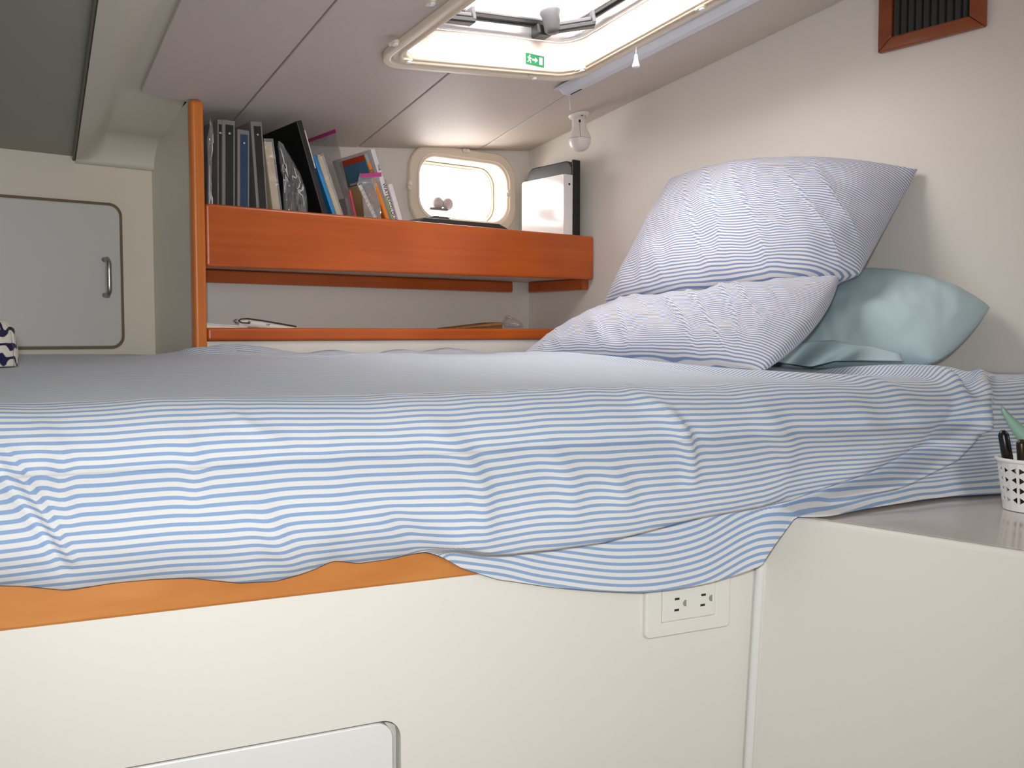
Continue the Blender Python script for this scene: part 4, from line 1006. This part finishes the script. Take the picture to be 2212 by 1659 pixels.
hexa('tray', [(b0, YS + .062, LZ + .0005), (b1, YS + .062, LZ + .0005), (b1, YS + .148, LZ + .0005), (b0, YS + .148, LZ + .0005), (b0, YS + .062, LZ + .0062), (b1, YS + .062, zt1 - .0085), (b1, YS + .148, zt1 - .0085), (b0, YS + .148, LZ + .0062)], mat('box_brown', (120, 76, 40), .6), bx)
YBs = YB; YB = YS + .05
bagmesh('plastic_bag', 'small crumpled clear bag on the low shelf beside the patterned box', [(1090, 707), (1084, 692), (1090, 682), (1102, 681), (1116, 690), (1128, 698), (1130, 707)], YS + .06, YS + .11, BAGD, seed=40, puff=.012, glints=2)
YB = YBs

# ---------------------------------------------------------------- pen cup on the counter
pc = onZ(2226, 1100, NZ + .002)
cup = empty('pen_cup', (pc.x, pc.y, NZ + .002), 'white perforated plastic cup with triangular holes on the counter', 'cup')
dpc = (pc - CAM).dot(FW); cupH = dpc / FPX * 108
NC = 22; r_b, r_t = .032, .041
def ring(t): return r_b + (r_t - r_b) * t
def cp_(a, t, dr=0): r = ring(t) + dr; return Vector((pc.x + r * math.cos(a), pc.y + r * math.sin(a), NZ + .002 + cupH * t))
V = []; F = []
def addv(p): V.append(p); return len(V) - 1
lv = [.12, .32, .52, .72, .90]
for k in range(NC):
    a0_, a1 = 2 * math.pi * k / NC, 2 * math.pi * (k + 1) / NC
    F.append([addv(cp_(a0_, 0)), addv(cp_(a1, 0)), addv(cp_(a1, lv[0])), addv(cp_(a0_, lv[0]))])
    F.append([addv(cp_(a0_, lv[-1])), addv(cp_(a1, lv[-1])), addv(cp_(a1, 1)), addv(cp_(a0_, 1))])
    F.append([addv(Vector((pc.x, pc.y, NZ + .003))), addv(cp_(a0_, .01)), addv(cp_(a1, .01))])
    for l0, l1 in zip(lv[:-1], lv[1:]):
        A, B, C, D = cp_(a0_, l0), cp_(a1, l0), cp_(a1, l1), cp_(a0_, l1)
        fl2 = (k % 2 == 0)
        am, d_ = (a1 - a0_), (l1 - l0)
        if fl2: p1, p2, p3 = cp_(a0_ + am * .15, l0 + d_ * .5), cp_(a0_ + am * .85, l0 + d_ * .15), cp_(a0_ + am * .85, l0 + d_ * .85)
        else: p1, p2, p3 = cp_(a0_ + am * .85, l0 + d_ * .5), cp_(a0_ + am * .15, l0 + d_ * .15), cp_(a0_ + am * .15, l0 + d_ * .85)
        if fl2: fs = [[A, B, p2, p1], [B, C, p3, p2], [C, D, p1, p3], [D, A, p1]]
        else: fs = [[B, A, p2, p1], [A, D, p3, p2], [D, C, p1, p3], [C, B, p1]]
        for f in fs: F.append([addv(q) for q in f])
bmv = bmesh.new(); vv = [bmv.verts.new(v) for v in V]
for f in F: bmv.faces.new([vv[i] for i in f])
bmesh.ops.remove_doubles(bmv, verts=bmv.verts, dist=1e-6); bmesh.ops.recalc_face_normals(bmv, faces=bmv.faces); bmv.verts.index_update()
V2 = [v.co.copy() for v in bmv.verts]; F2 = [tuple(v.index for v in f.verts) for f in bmv.faces]; bmv.free()
mk('lattice', V2, F2, WHP, cup, solid=.0016)
tube('rim', [cp_(2 * math.pi * k / 32, 1.0, .001) for k in range(33)], .0028, WHP, cup, n=8)
def pen(label, p0, p1, r, mt, capm, name='marker_pen'):
    root = empty(name, p0, label, 'pen'); d = p1 - p0
    tube('barrel', [p0, p0 + d * .02, p0 + d * .58], [r * .6, r, r], mt, root, n=12)
    cap_ = tube('cap', [p0 + d * .58, p0 + d * .6, p0 + d * .95, p0 + d], [r * 1.02, r * 1.12, r * 1.12, r * .5], capm, root, n=12)
    tube('clip', [p0 + d * .98 + sd * r * 1.1, p0 + d * .96 + sd * r * 1.9, p0 + d * .72 + sd * r * 1.6], r * .22, capm, cap_, n=6)
PBLK = mat('pen_black', (20, 20, 22), .3)
dC = dpc
def inn(a, r, t=.06): return Vector((pc.x + r * math.cos(a), pc.y + r * math.sin(a), NZ + .002 + cupH * t))
q0 = inn(2.2, .018); pen('black marker pen standing in the white cup at its rim', q0, onT(2166, 930, dC - .005), .0062, PBLK, PBLK)
q0 = inn(.8, .016); pen('brown pen standing in the white cup behind the black marker', q0, onT(2206, 950, dC - .004), .0060, mat('pen_brown', (70, 50, 24), .35), mat('pen_brown2', (54, 40, 30), .3))
# pale green translucent blade-like tool
g0, g1 = onT(2163, 882, dC + .020), onT(2250, 962, dC + .016)
gt = empty('green_paper_knife', inn(5.5, .004), 'pale green translucent curved blade sticking out of the white cup', 'paper knife')
GRN = mat('green_clear', (150, 190, 170), .25)
gr_ = []
for k in range(16):
    t = k / 15; q = g0 + (g1 - g0) * t; wd = .006 + .022 * math.sin(min(1, t * 1.2 + .05) * math.pi * .6); sag = Z3 * (-.010 * math.sin(t * math.pi))
    gr_.append([tuple(q + sag + Z3 * wd * .5), tuple(q + sag - FH * .002), tuple(q + sag - Z3 * wd * .5)])
grid('blade', gr_, GRN, gt, solid=.002)
tube('stem', [inn(5.5, .004), g1 + (g0 - g1) * .02], .0035, GRN, gt, n=8)

# daylight portals in the two openings
def portal(name, M, sx_, sy_):
    l = bpy.data.lights.new(name, 'AREA'); l.shape = 'RECTANGLE'; l.size = sx_; l.size_y = sy_; l.cycles.is_portal = True
    o = bpy.data.objects.new(name, l); COL.objects.link(o); o.matrix_world = M
hc = Vector(((HO[0] + HO[2]) / 2, (HO[1] + HO[3]) / 2, 0)); hc.z = zc(hc.x, hc.y) + LH + .06
portal('hatch_daylight', frame(hc, ex, ey, cn), HO[2] - HO[0] + .02, HO[3] - HO[1] + .02)
portal('fill_daylight', frame(Vector(((FO[0] + FO[2]) / 2, WY0 - .03, (FO[1] + FO[3]) / 2)), X3, Z3, -Y3), FO[2] - FO[0], FO[3] - FO[1])  # portal of the unseen opening added for fill
pcn = Vector(((op[0] + op[2]) / 2, Y2 + .07, (op[1] + op[3]) / 2))
portal('portlight_daylight', frame(pcn, X3, Z3.copy() * -1, Y3) @ Matrix.Identity(4) if False else frame(pcn, X3, -Z3, Y3), op[2] - op[0], op[3] - op[1])
